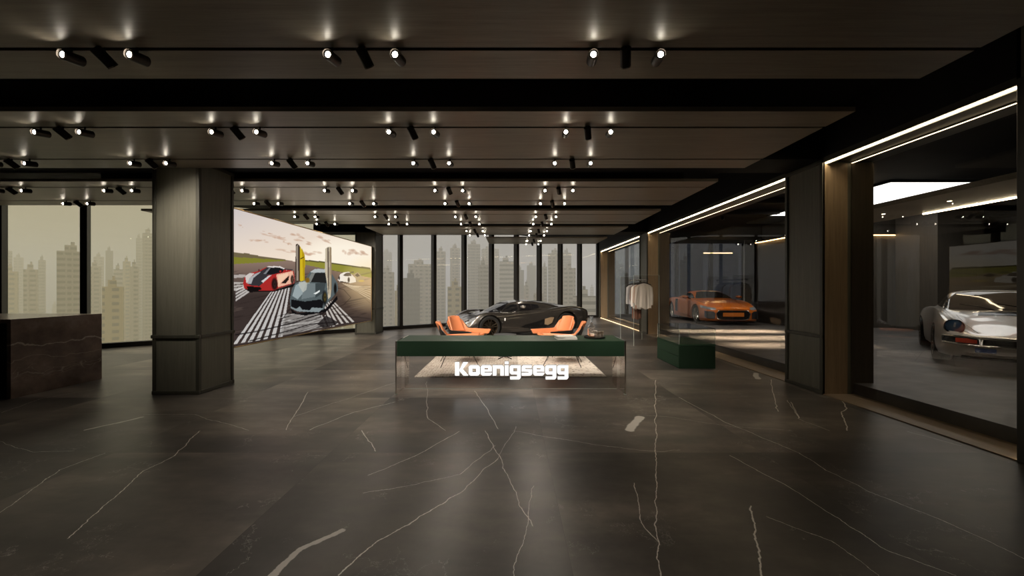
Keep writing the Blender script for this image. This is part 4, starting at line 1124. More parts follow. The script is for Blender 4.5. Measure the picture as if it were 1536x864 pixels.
class Car:
    def __init__(s, name, label, L_, st, paint, wheels, loc, rz, floor=0.0):
        s.root = empty(name, (loc[0], loc[1], floor), R(rz), label=label, cat='car')
        s.L = L_; s.off = -L_ / 2
        vs, fs = body_mesh(st)
        vs = [(x + s.off, y, z) for x, y, z in vs]
        mb = MB().add(vs, fs); o = mb.build('body', paint, smooth=38)
        s.bvh = BVHTree.FromPolygons([Vector(v) for v in vs], fs)
        cut = MB()
        for (x, r, yo, w, mat) in wheels:
            for sg in (-1, 1):
                Mx = T(x + s.off, sg * (yo - w / 2 - .02), r - .0) @ rot('X', 90)
                cut.lathe([(.0001, -w / 2 - .12), (r + .045, -w / 2 - .12), (r + .045, w / 2 + .12), (.0001, w / 2 + .12)], 40, M=Mx)
        c = cut.build('cut', M['black'])
        md = o.modifiers.new('b', 'BOOLEAN'); md.object = c; md.operation = 'DIFFERENCE'; md.solver = 'EXACT'
        dg = bpy.context.evaluated_depsgraph_get(); me = bpy.data.meshes.new_from_object(o.evaluated_get(dg))
        o.modifiers.clear(); o.data = me
        me.materials.clear(); me.materials.append(paint)
        for p in me.polygons: p.use_smooth = True
        me.set_sharp_from_angle(angle=R(38))
        bpy.data.objects.remove(c)
        o.parent = s.root; s.body = o
        # wheel wells
        wl = MB()
        for (x, r, yo, w, mat) in wheels:
            for sg in (-1, 1):
                wl.lathe([(.0001, -w / 2 - .11), (r + .047, -w / 2 - .11), (r + .047, w / 2 - .02), (r + .044, w / 2 - .02), (r + .044, -w / 2 - .10), (.0001, -w / 2 - .10)], 36,
                         M=T(x + s.off, sg * (yo - w / 2 - .02), r) @ rot('X', 90 * (1 if sg < 0 else -1)))
        for (x, r, yo, w, mat) in wheels:
            for sg in (-1, 1): s.wheel(x + s.off, sg * yo, r, w, sg, mat)
    def wheel(s, x, y, r, w, sg, mat):
        # lathe axis z -> turned so that +z looks outwards
        A = rot('X', 90 if sg < 0 else -90); ri = r * .74
        t = MB().lathe([(ri, -w), (r * .93, -w), (r, -w + .03), (r, -.03), (r * .95, -.004), (r * .86, .0), (ri, -.012), (ri, -w)], 40, M=A)
        o = t.build('wheel', M['rubber'], parent=s.root, smooth=35, loc=(x, y, r))
        q = MB().lathe([(ri * .93, -w * .8), (ri * 1.0, -.02), (ri * 1.0, -.008), (ri * .94, -.012), (ri * .90, -.05), (ri * .88, -w * .8)], 40, M=A)
        for k in range(5):
            a0 = 2 * math.pi * k / 5 + .3
            for d_ in (-.13, .13):
                c0, c1 = a0 + d_ * .9, a0 + d_ * 1.5
                p0 = Vector((math.cos(c0) * ri * .12, math.sin(c0) * ri * .12, -.03)); p1 = Vector((math.cos(c1) * ri * .93, math.sin(c1) * ri * .93, -.02))
                q.tube([p0, (p0 + p1) / 2 + Vector((0, 0, -.006)), p1], [.020, .016, .018], 6, M=A)
        q.lathe([(.0001, -.012), (ri * .14, -.016), (ri * .18, -.05), (.0001, -.06)], 20, M=A)
        rm = q.build('rim', mat, parent=o, smooth=40)
        b = MB().lathe([(.0001, -w * .55), (ri * .70, -w * .55), (ri * .70, -w * .45), (.0001, -w * .45)], 28, M=A)
        b.build('brake_disc', M['rimdark'], parent=o)
    def decal(s, name, poly, view, mat, off=.004, step=.05, parent=None, label=None, sides=None):
        """a panel that follows the body: outline in (x,z) for 'side', (y,z) for 'front'/'rear', (x,y) for 'top'"""
        for sg in (sides or ([-1, 1] if view in ('side', 'frontpair', 'toppair') else [1])):
            bm = bmesh.new()
            vs = [bm.verts.new((u, v, 0)) for u, v in poly]
            bm.faces.new(vs)
            bmesh.ops.triangulate(bm, faces=bm.faces)
            us = [p[0] for p in poly]; ws = [p[1] for p in poly]
            for ax, (lo, hi) in ((0, (min(us), max(us))), (1, (min(ws), max(ws)))):
                t = lo + step
                while t < hi:
                    co = [0, 0, 0]; no = [0, 0, 0]; co[ax] = t; no[ax] = 1
                    bmesh.ops.bisect_plane(bm, geom=bm.verts[:] + bm.edges[:] + bm.faces[:], plane_co=co, plane_no=no)
                    t += step
            dead = []
            for v in bm.verts:
                u, w = v.co.x, v.co.y
                if view == 'side': org, dr = Vector((u + s.off, sg * 3, w)), Vector((0, -sg, 0))
                elif view in ('front', 'frontpair'): org, dr = Vector((-6, u * sg, w)), Vector((1, 0, 0))
                elif view == 'rear': org, dr = Vector((6, u * sg, w)), Vector((-1, 0, 0))
                else: org, dr = Vector((u + s.off, w * sg, 4)), Vector((0, 0, -1))
                h = s.bvh.ray_cast(org, dr)
                if h[0] is None: dead.append(v); continue
                n = h[1]
                if n.dot(dr) > 0: n = -n
                v.co = h[0] + n * off
            bmesh.ops.delete(bm, geom=dead, context='VERTS')
            bmesh.ops.recalc_face_normals(bm, faces=bm.faces)
            me = bpy.data.meshes.new(name); bm.to_mesh(me); bm.free()
            me.materials.append(mat)
            for p in me.polygons: p.use_smooth = True
            o = bpy.data.objects.new(name, me); COL.objects.link(o); o.parent = parent or s.root
            if label: o['label'] = label
        return o
    def line(s, name, pts, view, r, mat, off=.002, parent=None):
        for sg in ([-1, 1] if view == 'side' or view.endswith('pair') else [1]):
            out_ = []
            for (u0, w0), (u1, w1) in zip(pts[:-1], pts[1:]):
                n = max(2, int(math.hypot(u1 - u0, w1 - w0) / .05))
                for k in range(n): out_.append((u0 + (u1 - u0) * k / n, w0 + (w1 - w0) * k / n))
            out_.append(pts[-1]); P = []
            for u, w in out_:
                if view == 'side': org, dr = Vector((u + s.off, sg * 3, w)), Vector((0, -sg, 0))
                elif view.startswith('front'): org, dr = Vector((-6, u * sg, w)), Vector((1, 0, 0))
                else: org, dr = Vector((u + s.off, w * sg, 4)), Vector((0, 0, -1))
                h = s.bvh.ray_cast(org, dr)
                if h[0] is not None:
                    n = h[1] if h[1].dot(dr) < 0 else -h[1]
                    P.append(h[0] + n * off)
            if len(P) > 1: MB().tube(P, r, 6).build(name, mat, parent=parent or s.root, smooth=60)

def sec(zb, wb, ws, zs, wm, zm, sh, inn, mid, roof, zt):
    return [(0, zb), (wb, zb), (ws, zs), (wm, zm), sh, inn, mid, roof, (0, zt)]
# --- dark hypercar in front of the city windows
HY = [
 (0.00, sec(.24, .40, .52, .25, .56, .30, (.50, .35), (.38, .37), (.26, .38), (.13, .385), .39)),
 (0.12, sec(.15, .62, .76, .19, .79, .31, (.70, .43), (.55, .44), (.38, .45), (.2, .46), .46)),
 (0.40, sec(.12, .74, .88, .17, .91, .38, (.82, .60), (.63, .57), (.44, .54), (.2, .55), .56)),
 (0.75, sec(.11, .80, .93, .18, .97, .45, (.88, .75), (.66, .68), (.45, .62), (.2, .64), .65)),
 (1.10, sec(.11, .80, .95, .20, .985, .48, (.89, .78), (.68, .72), (.48, .70), (.22, .74), .76)),
 (1.45, sec(.11, .80, .93, .20, .955, .48, (.88, .75), (.72, .75), (.60, .80), (.32, .88), .91)),
 (1.85, sec(.11, .80, .92, .20, .925, .48, (.87, .735), (.76, .77), (.67, .91), (.42, 1.03), 1.06)),
 (2.25, sec(.11, .80, .92, .20, .915, .48, (.87, .74), (.77, .78), (.68, .94), (.46, 1.08), 1.115)),
 (2.65, sec(.11, .80, .93, .20, .925, .48, (.89, .77), (.77, .81), (.67, .94), (.45, 1.07), 1.11)),
 (3.05, sec(.11, .80, .95, .20, .965, .50, (.93, .82), (.77, .85), (.62, .94), (.41, 1.03), 1.065)),
 (3.45, sec(.11, .80, .96, .20, 1.0, .52, (.96, .87), (.77, .88), (.56, .93), (.35, .975), .99)),
 (3.85, sec(.12, .80, .96, .22, 1.01, .54, (.96, .89), (.76, .89), (.5, .90), (.28, .92), .925)),
 (4.20, sec(.18, .78, .93, .30, .98, .56, (.92, .85), (.72, .86), (.48, .865), (.25, .87), .87)),
 (4.48, sec(.28, .72, .86, .36, .90, .56, (.86, .76), (.68, .79), (.45, .80), (.22, .80), .80)),
 (4.56, sec(.34, .62, .76, .40, .80, .56, (.76, .70), (.60, .74), (.40, .75), (.2, .75), .75)),
]
c = Car('hypercar', 'low dark carbon hypercar parked side-on before the city windows behind the desk', 4.56, HY, M['carbon'],
        [(.96, .335, .945, .25, M['rimdark']), (3.62, .355, .965, .30, M['rimdark'])], (.21, 12.41), 24.1)
c.decal('windscreen', [(1.12, 0), (1.20, .44), (1.52, .54), (1.80, .36), (1.92, 0), (1.80, -.36), (1.52, -.54), (1.20, -.44)], 'top', M['cglass'])
c.decal('side_window', [(1.22, .77), (1.58, .915), (1.80, .985), (1.99, .995), (1.95, .80), (1.6, .775)], 'side', M['cglass'])
c.decal('side_window', [(2.00, .80), (2.04, .995), (2.45, 1.0), (2.72, .975), (2.74, .87), (2.45, .82)], 'side', M['cglass'])
c.decal('side_intake', [(1.95, .30), (2.10, .36), (2.62, .47), (3.02, .60), (3.20, .60), (3.08, .36), (2.85, .26), (2.3, .24)], 'side', M['gloss'])
c.decal('intake_patch', [(2.80, .36), (2.82, .53), (3.02, .58), (3.14, .57), (3.06, .40), (2.92, .33)], 'side', M['tan'], off=.009, label='pale tan patch in the side intake')  # flat pale tan patch laid over the intake
c.decal('headlight', [(.16, .46), (.22, .54), (.46, .66), (.56, .62), (.42, .52), (.24, .44)], 'side', M['lamp'], off=.010, step=.03)
c.decal('front_grille', [(-.5, .19), (-.56, .29), (-.3, .33), (.3, .33), (.56, .29), (.5, .19)], 'front', M['mesh'])
c.decal('hood_vent', [(.50, .10), (.95, .16), (.95, .42), (.70, .42), (.48, .30)], 'toppair', M['gloss'])
c.decal('engine_cover', [(2.9, -.36), (2.9, .36), (3.9, .26), (3.9, -.26)], 'top', M['cglass'])
c.line('door_gap', [(1.30, .30), (1.42, .70), (1.56, .76), (2.75, .83), (2.92, .62), (2.66, .34)], 'side', .005, M['gloss'])
c.line('door_gap', [(1.32, .30), (1.9, .27)], 'side', .004, M['gloss'])
c.line('character_line', [(1.35, .60), (1.9, .66), (2.6, .70), (3.1, .80)], 'side', .006, M['carbon'])
c.decal('side_badge', [(1.42, .52), (1.45, .52), (1.455, .58), (1.44, .61), (1.42, .58)], 'side', M['paper'], off=.005, step=.03, label='small white badge')
c.line('sill_blade', [(1.35, .15), (2.2, .14), (3.2, .17)], 'side', .022, M['gloss'], off=.0)
for sg in (-1, 1):
    mr = MB(); mr.tube([(-.42, sg * .82, .80), (-.36, sg * .93, .84), (-.30, sg * 1.0, .90)], [.016, .014, .014], 8).build('mirror_arm', M['gloss'], parent=c.root, smooth=50)
    MB().lathe([(.0001, -.10), (.045, -.085), (.062, -.03), (.058, .04), (.035, .09), (.0001, .10)], 16, M=T(-.28, sg * 1.04, .93) @ rot('X', 90) @ Matrix.Diagonal((1.2, .85, 1, 1))).build('mirror', M['rimsilver'], parent=c.root, smooth=60)
sp = MB(); sp.prism([(-2.24, .115), (-2.1, .125), (-1.75, .115), (-1.75, .10), (-2.2, .10)], -.66, .66, 'y').build('front_splitter', M['gloss'], parent=c.root)
for sg in (-1, 1): MB().prism([(-2.26, .13), (-2.05, .15), (-2.02, .25), (-2.20, .22)], sg * .80 - .008, sg * .80 + .008, 'y').build('splitter_fin', M['gloss'], parent=c.root)
MB().prism([(1.95, .30), (2.25, .34), (2.25, .18), (1.9, .14)], -.7, .7, 'y').build('rear_diffuser', M['gloss'], parent=c.root)

# --- orange coupe in the gallery
AU = [
 (0.00, sec(.20, .56, .70, .23, .74, .38, (.68, .52), (.52, .575), (.36, .59), (.18, .60), .60)),
 (0.12, sec(.14, .72, .85, .20, .88, .40, (.82, .60), (.62, .63), (.42, .65), (.2, .66), .66)),
 (0.35, sec(.13, .78, .91, .19, .94, .42, (.87, .68), (.66, .69), (.44, .705), (.2, .715), .72)),
 (0.65, sec(.13, .80, .94, .19, .97, .48, (.90, .77), (.68, .765), (.46, .775), (.2, .785), .79)),
 (1.00, sec(.13, .80, .94, .20, .975, .50, (.91, .83), (.70, .825), (.50, .835), (.22, .85), .855)),
 (1.35, sec(.13, .80, .93, .20, .95, .50, (.89, .85), (.74, .87), (.60, .91), (.32, .945), .955)),
 (1.75, sec(.13, .80, .92, .20, .93, .50, (.88, .86), (.77, .90), (.68, 1.01), (.46, 1.10), 1.13)),
 (2.15, sec(.13, .80, .92, .20, .925, .50, (.88, .87), (.77, .91), (.67, 1.07), (.50, 1.20), 1.235)),
 (2.55, sec(.13, .80, .93, .20, .935, .50, (.89, .88), (.77, .92), (.66, 1.08), (.48, 1.205), 1.245)),
 (2.95, sec(.13, .80, .95, .20, .965, .52, (.92, .89), (.77, .93), (.62, 1.05), (.44, 1.16), 1.20)),
 (3.40, sec(.13, .80, .96, .20, .985, .53, (.94, .90), (.76, .93), (.57, 1.0), (.38, 1.07), 1.10)),
 (3.85, sec(.15, .80, .95, .22, .97, .54, (.92, .87), (.74, .905), (.5, .95), (.3, .97), .98)),
 (4.25, sec(.20, .76, .90, .28, .92, .54, (.88, .80), (.70, .85), (.45, .87), (.22, .875), .875)),
 (4.43, sec(.28, .66, .80, .36, .82, .54, (.78, .72), (.62, .77), (.4, .79), (.2, .79), .79)),
]
c = Car('sports_coupe', 'orange sports coupe with black hexagonal grille parked in the gallery behind the glass', 4.43, AU, M['orange'],
        [(.92, .345, .935, .25, M['rimsilver']), (3.56, .355, .945, .30, M['rimsilver'])], (8.14, 15.44), 85, FZ)
c.decal('grille_surround', [(-.54, .24), (-.60, .42), (-.50, .54), (.50, .54), (.60, .42), (.54, .24), (.42, .19), (-.42, .19)], 'front', M['chrome'], off=.004)
c.decal('grille', [(-.51, .25), (-.57, .42), (-.48, .525), (.48, .525), (.57, .42), (.51, .25), (.40, .205), (-.40, .205)], 'front', M['gloss'], off=.008)
c.decal('number_plate', [(-.36, .32), (-.36, .46), (.36, .46), (.36, .32)], 'front', M['plateorange'], off=.022, label='orange number plate')
c.decal('side_vent', [(.63, .24), (.62, .44), (.68, .50), (.90, .51), (.905, .30), (.84, .24)], 'frontpair', M['mesh'], off=.014, step=.03)
c.decal('headlight', [(.56, .57), (.60, .625), (.78, .655), (.915, .70), (.93, .62), (.84, .57), (.68, .545)], 'frontpair', M['lamp'], off=.006)
c.decal('windscreen', [(-.70, .925), (-.62, 1.03), (-.49, 1.165), (-.25, 1.20), (.25, 1.20), (.49, 1.165), (.62, 1.03), (.70, .925), (.4, .945), (0, .955), (-.4, .945)], 'front', M['cglass'], off=.005)
c.decal('side_window', [(1.55, .93), (1.95, 1.09), (2.2, 1.14), (2.6, 1.14), (2.85, 1.08), (2.9, .97), (2.4, .94)], 'side', M['cglass'], off=.005)
c.decal('side_blade', [(2.75, .35), (2.80, .86), (3.05, .88), (3.0, .35)], 'side', M['gloss'], off=.005)
c.line('hood_crease', [(.12, .40), (.6, .50), (1.25, .60)], 'toppair', .006, M['orange'])
c.line('door_gap', [(1.35, .25), (1.38, .85), (2.66, .90), (2.72, .30), (1.35, .22)], 'side', .004, M['gloss'])
for k in range(4):
    t = MB().lathe([(.020, -.003), (.026, -.003), (.026, .003), (.020, .003)], 18, closed=True, M=T(-2.215 - .012 + .035, (-.066 + .044 * k) , .615) @ rot('Y', -72))
    o = t.build('ring_emblem', M['chrome'], parent=c.root)
for sg in (-1, 1):
    MB().tube([(-.60, sg * .84, .90), (-.55, sg * .95, .95)], .018, 8).build('mirror_arm', M['gloss'], parent=c.root)
    MB().lathe([(.0001, -.12), (.05, -.10), (.07, 0), (.05, .10), (.0001, .12)], 16, M=T(-.52, sg * 1.03, .98) @ rot('X', 90) @ Matrix.Diagonal((1.1, .9, 1, 1))).build('mirror', M['orange'], parent=c.root, smooth=60)
MB().prism([(-2.14, .115), (-1.85, .115), (-1.85, .10), (-2.12, .095)], -.78, .78, 'y').build('front_splitter', M['gloss'], parent=c.root)

# --- white classic coupe in the gallery
PO = [
 (0.00, sec(.26, .44, .56, .28, .60, .38, (.56, .47), (.44, .50), (.30, .505), (.15, .51), .51)),
 (0.12, sec(.18, .62, .74, .24, .77, .40, (.72, .56), (.54, .56), (.38, .555), (.2, .56), .56)),
 (0.34, sec(.17, .68, .81, .22, .84, .44, (.76, .73), (.56, .65), (.40, .61), (.2, .62), .63)),
 (0.62, sec(.17, .72, .84, .21, .875, .48, (.78, .82), (.58, .73), (.42, .69), (.2, .70), .71)),
 (0.95, sec(.17, .74, .85, .21, .89, .50, (.80, .875), (.60, .80), (.44, .765), (.2, .78), .79)),
 (1.30, sec(.17, .74, .84, .21, .87, .50, (.81, .89), (.64, .87), (.50, .86), (.25, .88), .89)),
 (1.58, sec(.17, .74, .83, .21, .85, .50, (.81, .90), (.68, .93), (.58, .99), (.34, 1.04), 1.06)),
 (1.95, sec(.17, .74, .83, .21, .845, .50, (.81, .905), (.70, .95), (.62, 1.12), (.48, 1.24), 1.27)),
 (2.35, sec(.17, .74, .84, .21, .86, .50, (.82, .905), (.71, .95), (.62, 1.14), (.49, 1.275), 1.315)),
 (2.80, sec(.17, .76, .88, .22, .90, .50, (.85, .90), (.72, .95), (.60, 1.10), (.45, 1.23), 1.28)),
 (3.15, sec(.17, .78, .92, .22, .955, .50, (.89, .875), (.72, .91), (.57, 1.03), (.40, 1.13), 1.18)),
 (3.45, sec(.18, .78, .92, .24, .96, .50, (.89, .84), (.71, .87), (.53, .95), (.35, 1.02), 1.05)),
 (3.80, sec(.22, .74, .88, .28, .92, .48, (.85, .76), (.68, .80), (.48, .85), (.3, .88), .90)),
 (4.15, sec(.30, .66, .80, .34, .84, .46, (.76, .62), (.60, .66), (.42, .69), (.2, .70), .71)),
 (4.28, sec(.36, .56, .70, .38, .74, .46, (.68, .54), (.54, .57), (.38, .59), (.2, .60), .60)),
]
c = Car('classic_coupe', 'white classic sports coupe with round blue-tinted headlight, nearest car behind the right glass', 4.28, PO, M['white'],
        [(.93, .325, .885, .24, M['rimdark']), (3.20, .335, .955, .29, M['rimdark'])], (9.60, 7.36), 44.5, FZ)
c.decal('windscreen', [(-.68, .935), (-.63, 1.08), (-.50, 1.235), (-.3, 1.27), (.3, 1.27), (.50, 1.235), (.63, 1.08), (.68, .935), (.4, .93), (0, .935), (-.4, .93)], 'front', M['pglass'], off=.005)
c.line('windscreen_seal', [(-.69, .935), (-.63, 1.09), (-.50, 1.24), (-.3, 1.275), (.3, 1.275), (.50, 1.24), (.63, 1.09), (.69, .935)], 'front', .007, M['white'], off=.006)
c.decal('side_window', [(1.62, .955), (1.95, 1.14), (2.2, 1.20), (2.6, 1.19), (2.95, 1.08), (3.0, .99), (2.4, .965)], 'side', M['cglass'])
for sg in (-1, 1):
    Mx = T(-2.14 + .205, sg * .665, .685) @ rot('Y', -66) @ Matrix.Diagonal((1.05, .95, 1, 1))
    MB().lathe([(.112, -.07), (.128, -.07), (.130, .0), (.120, .012), (.112, .004)], 32, closed=True, M=Mx).build('headlight_bezel', M['gloss'], parent=c.root, smooth=40)
    hl = MB().lathe([(.0001, .022), (.05, .018), (.09, .008), (.112, -.004), (.112, -.06), (.0001, -.06)], 32, M=Mx).build('headlight', M['blue'], parent=c.root, smooth=40)
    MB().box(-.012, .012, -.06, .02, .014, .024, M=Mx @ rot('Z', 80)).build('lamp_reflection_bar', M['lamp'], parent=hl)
    # flared wing sides over the wheel: black mirror of rubber strips
c.decal('bumper_band', [(-.80, .43), (-.80, .515), (-.4, .50), (.4, .50), (.80, .515), (.80, .43), (.4, .405), (-.4, .405)], 'front', M['gloss'], off=.012)
c.line('bumper_strip', [(-.79, .53), (-.4, .512), (.4, .512), (.79, .53)], 'front', .014, M['chrome'], off=.010)
c.line('bumper_strip', [(-.79, .415), (-.4, .39), (.4, .39), (.79, .415)], 'front', .014, M['chrome'], off=.010)
c.decal('indicator', [(.44, .425), (.44, .49), (.66, .495), (.66, .43)], 'frontpair', M['red'], off=.018)
c.decal('blue_patch', [(.24, .28), (.24, .355), (.46, .355), (.46, .28)], 'front', M['patchblue'], off=.010)  # small blue patch on one half of the bumper
MB().prism([(-2.10, .17), (-2.06, .23), (-1.8, .22), (-1.8, .16), (-2.05, .155)], -.60, .60, 'y').build('chin_spoiler', M['gloss'], parent=c.root, bevel=.01)
c.decal('hood_vent', [(1.20, -.30), (1.20, .30), (1.36, .27), (1.36, -.27)], 'top', M['gloss'], off=.006)
c.line('hood_gap', [(.22, .40), (.6, .50), (1.2, .56)], 'toppair', .004, M['gloss'], off=.0)
for a, b in (((-.84, .10, .945), (-.66, .50, 1.04)), ((-.84, -.35, .945), (-.66, .05, 1.06))):
    MB().tube([a, ((a[0] + b[0]) / 2, (a[1] + b[1]) / 2, (a[2] + b[2]) / 2 + .012), b], .009, 6).build('wiper', M['gloss'], parent=c.root)
MB().prism([(1.35, .92), (2.0, .99), (2.05, .96), (1.4, .86)], -.62, .62, 'y').build('whale_tail_spoiler', M['gloss'], parent=c.root, bevel=.01)

# ------------------------------------------------------------------ city outside
GZ = -78.0
def tower_material(name, wall, win, sx, sz, ww=.5):
    m, nt, out = new_mat(name); L = nt.links
    p = nd(nt, 'ShaderNodeBsdfPrincipled'); L.new(p.outputs[0], out.inputs[0]); p.inputs['Roughness'].default_value = .8
    tc = nd(nt, 'ShaderNodeTexCoord').outputs['Object']; sep = nd(nt, 'ShaderNodeSeparateXYZ'); L.new(tc, sep.inputs[0])
    h = math_n(nt, 'FRACT', math_n(nt, 'DIVIDE', math_n(nt, 'ADD', sep.outputs[0], sep.outputs[1]), sx))
    v = math_n(nt, 'FRACT', math_n(nt, 'DIVIDE', sep.outputs[2], sz))
    k = math_n(nt, 'MULTIPLY', math_n(nt, 'GREATER_THAN', h, 1 - ww), math_n(nt, 'GREATER_THAN', v, .55))
    ge = nd(nt, 'ShaderNodeNewGeometry'); s2 = nd(nt, 'ShaderNodeSeparateXYZ'); L.new(ge.outputs['Normal'], s2.inputs[0])
    k = math_n(nt, 'MULTIPLY', k, math_n(nt, 'LESS_THAN', math_n(nt, 'ABSOLUTE', s2.outputs[2]), .5))
    L.new(mixc(nt, k, wall, win), p.inputs['Base Color']); return m
TM = [tower_material('pale concrete tower', (.34, .295, .215), (.07, .06, .045), 4.2, 3.4, .55),
      tower_material('grey balcony tower', (.25, .225, .175), (.06, .056, .048), 3.0, 3.2, .8),
      tower_material('yellow tower', (.35, .275, .13), (.08, .07, .035), 5.0, 3.6, .5),
      tower_material('dark glass tower', (.075, .072, .062), (.035, .036, .036), 2.4, 3.4, .7),
      tower_material('white slab block', (.42, .385, .31), (.11, .11, .09), 40., 4.0, 1.0)]
ADJ = ['pale concrete', 'grey balconied', 'ochre', 'dark glazed', 'white banded']
spec = [ # left px, right px, top py, distance, material
 (611, 648, 396, 330, 0), (604, 630, 417, 260, 3), (654, 669, 377, 380, 0), (675, 690, 372, 420, 0), (671, 695, 430, 240, 2), (701, 721, 366, 400, 1), (717, 733, 397, 300, 1),
 (722, 748, 373, 480, 0), (748, 771, 392, 330, 4), (773, 786, 405, 420, 3), (790, 804, 398, 520, 3), (813, 821, 400, 380, 0), (822, 843, 380, 360, 0), (843, 857, 379, 430, 1), (844, 864, 402, 300, 0),
 (859, 893, 444, 200, 4), (570, 592, 408, 300, 0), (592, 604, 436, 230, 2), (800, 816, 440, 230, 0), (572, 588, 378, 560, 1),
 (84, 133, 377, 210, 1), (158, 170, 376, 420, 3), (133, 152, 400, 300, 0), (153, 187, 430, 190, 2), (0, 19, 376, 380, 1), (2, 28, 407, 270, 2), (35, 58, 404, 260, 0), (58, 68, 390, 380, 1),
 (204, 213, 357, 420, 1), (213, 232, 350, 330, 1), (196, 207, 400, 280, 0), (140, 156, 385, 450, 0), (120, 134, 372, 380, 4), (20, 36, 386, 460, 0), (184, 196, 392, 360, 2), (-40, -5, 395, 300, 0), (170, 184, 404, 320, 4),
 (440, 470, 380, 350, 0), (490, 512, 372, 420, 1), (515, 530, 390, 300, 2), (232, 262, 388, 300, 0), (-90, -50, 380, 420, 1)]
rs = random.Random(11)
for k in range(120):
    D = rs.choice((150, 180, 220, 260, 320, 400, 500)) * rs.uniform(.9, 1.15)
    px = rs.choice((rs.uniform(-60, 225), rs.uniform(420, 900), rs.uniform(570, 900))); w = rs.uniform(9, 24) * min(1.5, 260 / D)
    hgt = rs.uniform(12, 50) if D < 320 else rs.uniform(20, 90)
    spec.append((px, px + w, CY - (GZ + hgt - CH) * F / D, D, rs.choice((0, 0, 1, 2, 4, 2))))
cnt = {}
WINW = [x for x in xs]
for k, (a, b, ty, D, mi) in enumerate(spec):
    x0, x1 = (a - CX) / F * D, (b - CX) / F * D
    zt = CH + (CY - ty) * D / F
    yaw = math.atan(((a + b) / 2 - CX) / F)
    w = max(5, (x1 - x0) * math.cos(yaw)); dp = w * rs.uniform(.4, .7)
    o = empty('city_tower', ((x0 + x1) / 2 + math.sin(yaw) * dp / 2, D + math.cos(yaw) * dp / 2, GZ)); o.rotation_euler = (0, 0, -yaw + R(rs.uniform(-9, 9)))
    hgt = max(8, zt - GZ); w2 = w / 2 * .94
    mb = MB().box(-w2, w2, -dp / 2, dp / 2, 0, hgt)
    if mi in (0, 1): 
        for q in range(2): mb.box(-w2 + w2 * (.25 + q * 1.0), -w2 + w2 * (.75 + q * 1.0), -dp / 2 - .8, -dp / 2, 0, hgt * .97)
    mb.build('walls', TM[mi], parent=o)
    MB().box(-w2 * .5, w2 * .3, -dp * .3, dp * .2, hgt, hgt + min(3.5, hgt * .05 + 1)).box(-w2 * .1, w2 * .15, 0, dp * .2, hgt, hgt + min(5.5, hgt * .07 + 1)).build('roof_plant', TM[mi], parent=o)
    # which pane shows it: ray from the room meets the slanted window line
    rr = ((a + b) / 2 - CX) / F; X = rr * S0 / (1 - SL * rr)
    wn = sum(1 for x in xs if x < X and x > -13)
    side = 'left' if (a + b) / 2 < 230 else 'right'
    hh = 'towering' if ty < 385 else ('tall' if ty < 405 else ('mid-height' if ty < 440 else 'low'))
    lab = '%s %s building in the haze behind the %s window from left' % (hh, ADJ[mi], ORD[max(0, min(wn, 14))])
    tag(o, lab, 'building', None); cnt.setdefault(lab, []).append(o)
for lab, os_ in cnt.items():
    for o in os_: o['group'] = 'hazy city buildings'
gm, nt, out = new_mat('city ground')
p = nd(nt, 'ShaderNodeBsdfPrincipled'); nt.links.new(p.outputs[0], out.inputs[0]); p.inputs['Roughness'].default_value = .95
vo = nd(nt, 'ShaderNodeTexVoronoi'); vo.inputs['Scale'].default_value = .05; nt.links.new(coords(nt), vo.inputs['Vector'])
cc = ramp(nt, noise(nt, coords(nt), .018, 6, .7), [(.35, (.05, .065, .03)), (.5, (.16, .15, .09)), (.62, (.36, .32, .24))])
nt.links.new(mixc(nt, .35, cc, vo.outputs['Color']), p.inputs['Base Color'])
o = MB().box(-1500, 1500, 60, 1600, GZ - 2, GZ).build('ground_city', gm); o['kind'] = 'structure'
# trees between the houses
tm_ = pbr('city tree green', (.07, .095, .035), .9, vary=.3, nscale=.2)
tb = MB(); rs = random.Random(5)
for k in range(420):
    D = rs.uniform(150, 420); X = (rs.uniform(-80, 900) - CX) / F * D; r = rs.uniform(4, 9)
    pr = [(.0001, r * 1.7), (r * .6, r * 1.4), (r * 1.0, r * .8), (r * .8, r * .2), (r * .15, .0)]
    tb.lathe(pr, 7, M=T(X, D, GZ))
o = tb.build('city_trees', tm_, smooth=60); tag(o, 'dark green treetops filling the gaps between the low city buildings', 'trees', kind='stuff')
# haze
hm, nt, out = new_mat('city haze')
vs_ = nd(nt, 'ShaderNodeVolumeScatter'); vs_.inputs['Density'].default_value = .0026; vs_.inputs['Color'].default_value = (1.0, .94, .78, 1); vs_.inputs['Anisotropy'].default_value = .0
nt.links.new(vs_.outputs[0], out.inputs['Volume'])
o = MB().box(-1500, 1500, 0, 1400, -90, 75).build('city_haze', hm); o.location = (0, 24, 0); o.rotation_euler = (0, 0, ang * 0)
tag(o, 'warm haze hanging over the city outside the windows', 'haze', kind='stuff')

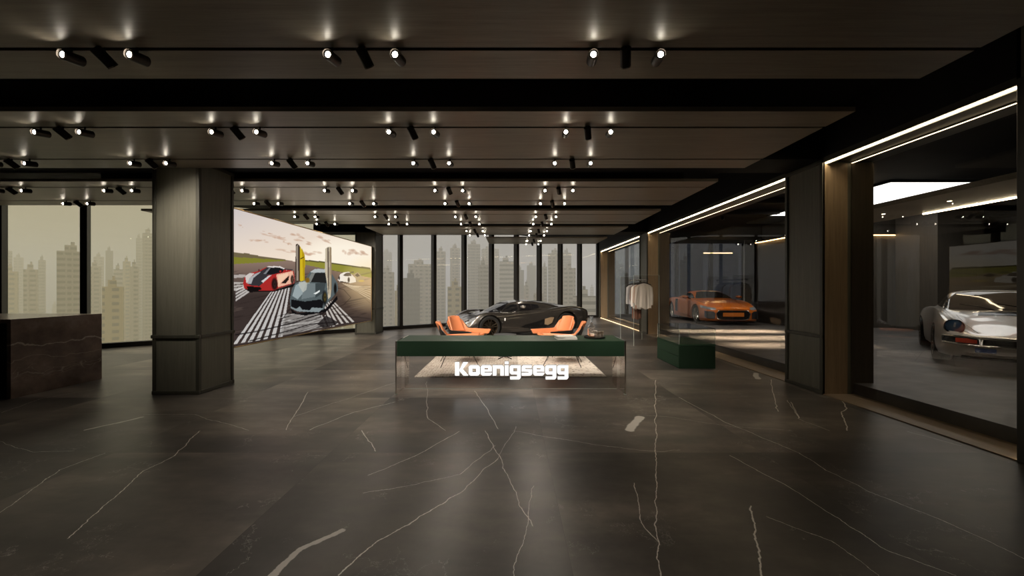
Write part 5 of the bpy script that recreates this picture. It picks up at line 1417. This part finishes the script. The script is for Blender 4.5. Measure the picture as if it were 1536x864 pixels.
# ------------------------------------------------------------------ sky
wd = bpy.data.worlds.new('overcast sky'); SC.world = wd; wd.use_nodes = True
nt = wd.node_tree
for n in list(nt.nodes): nt.nodes.remove(n)
out = nt.nodes.new('ShaderNodeOutputWorld'); bg = nt.nodes.new('ShaderNodeBackground'); nt.links.new(bg.outputs[0], out.inputs[0])
tc = nt.nodes.new('ShaderNodeTexCoord'); sep = nt.nodes.new('ShaderNodeSeparateXYZ'); nt.links.new(tc.outputs['Generated'], sep.inputs[0])
r1 = ramp(nt, sep.outputs[2], [(0.0, (.20, .165, .105)), (.02, (.22, .19, .135)), (.14, (.40, .39, .365)), (.45, (.9, .9, .9)), (1.0, (1.3, 1.3, 1.3))])
mp = nt.nodes.new('ShaderNodeMapping'); mp.inputs['Scale'].default_value = (1, 1, 6); nt.links.new(tc.outputs['Generated'], mp.inputs[0])
cl = noise(nt, mp.outputs[0], 2.5, 5, .55)
c2 = mixc(nt, math_n(nt, 'MULTIPLY', math_n(nt, 'MULTIPLY', math_n(nt, 'SUBTRACT', cl, .35), 1.2, True), math_n(nt, 'LESS_THAN', sep.outputs[2], .3)), r1, (.36, .35, .33))
wx = math_n(nt, 'MULTIPLY', math_n(nt, 'SUBTRACT', -0.25, sep.outputs[0]), 1.6, True)
c3 = mixc(nt, math_n(nt, 'MULTIPLY', wx, math_n(nt, 'LESS_THAN', sep.outputs[2], .3)), c2, (.38, .345, .26))
nt.links.new(c3, bg.inputs[0]); bg.inputs[1].default_value = 1.0

# ------------------------------------------------------------------ view
SC.view_settings.view_transform = 'Standard'; SC.view_settings.look = 'None'
SC.view_settings.exposure = 0.0; SC.view_settings.gamma = 1.0; SC.view_settings.use_curve_mapping = False
cy = SC.cycles
cy.max_bounces = 7; cy.diffuse_bounces = 3; cy.glossy_bounces = 4; cy.transmission_bounces = 6; cy.transparent_max_bounces = 16; cy.volume_bounces = 1
cy.caustics_reflective = False; cy.caustics_refractive = False
cy.sample_clamp_indirect = 4.0; cy.use_denoising = True; cy.use_adaptive_sampling = True; cy.adaptive_threshold = .02
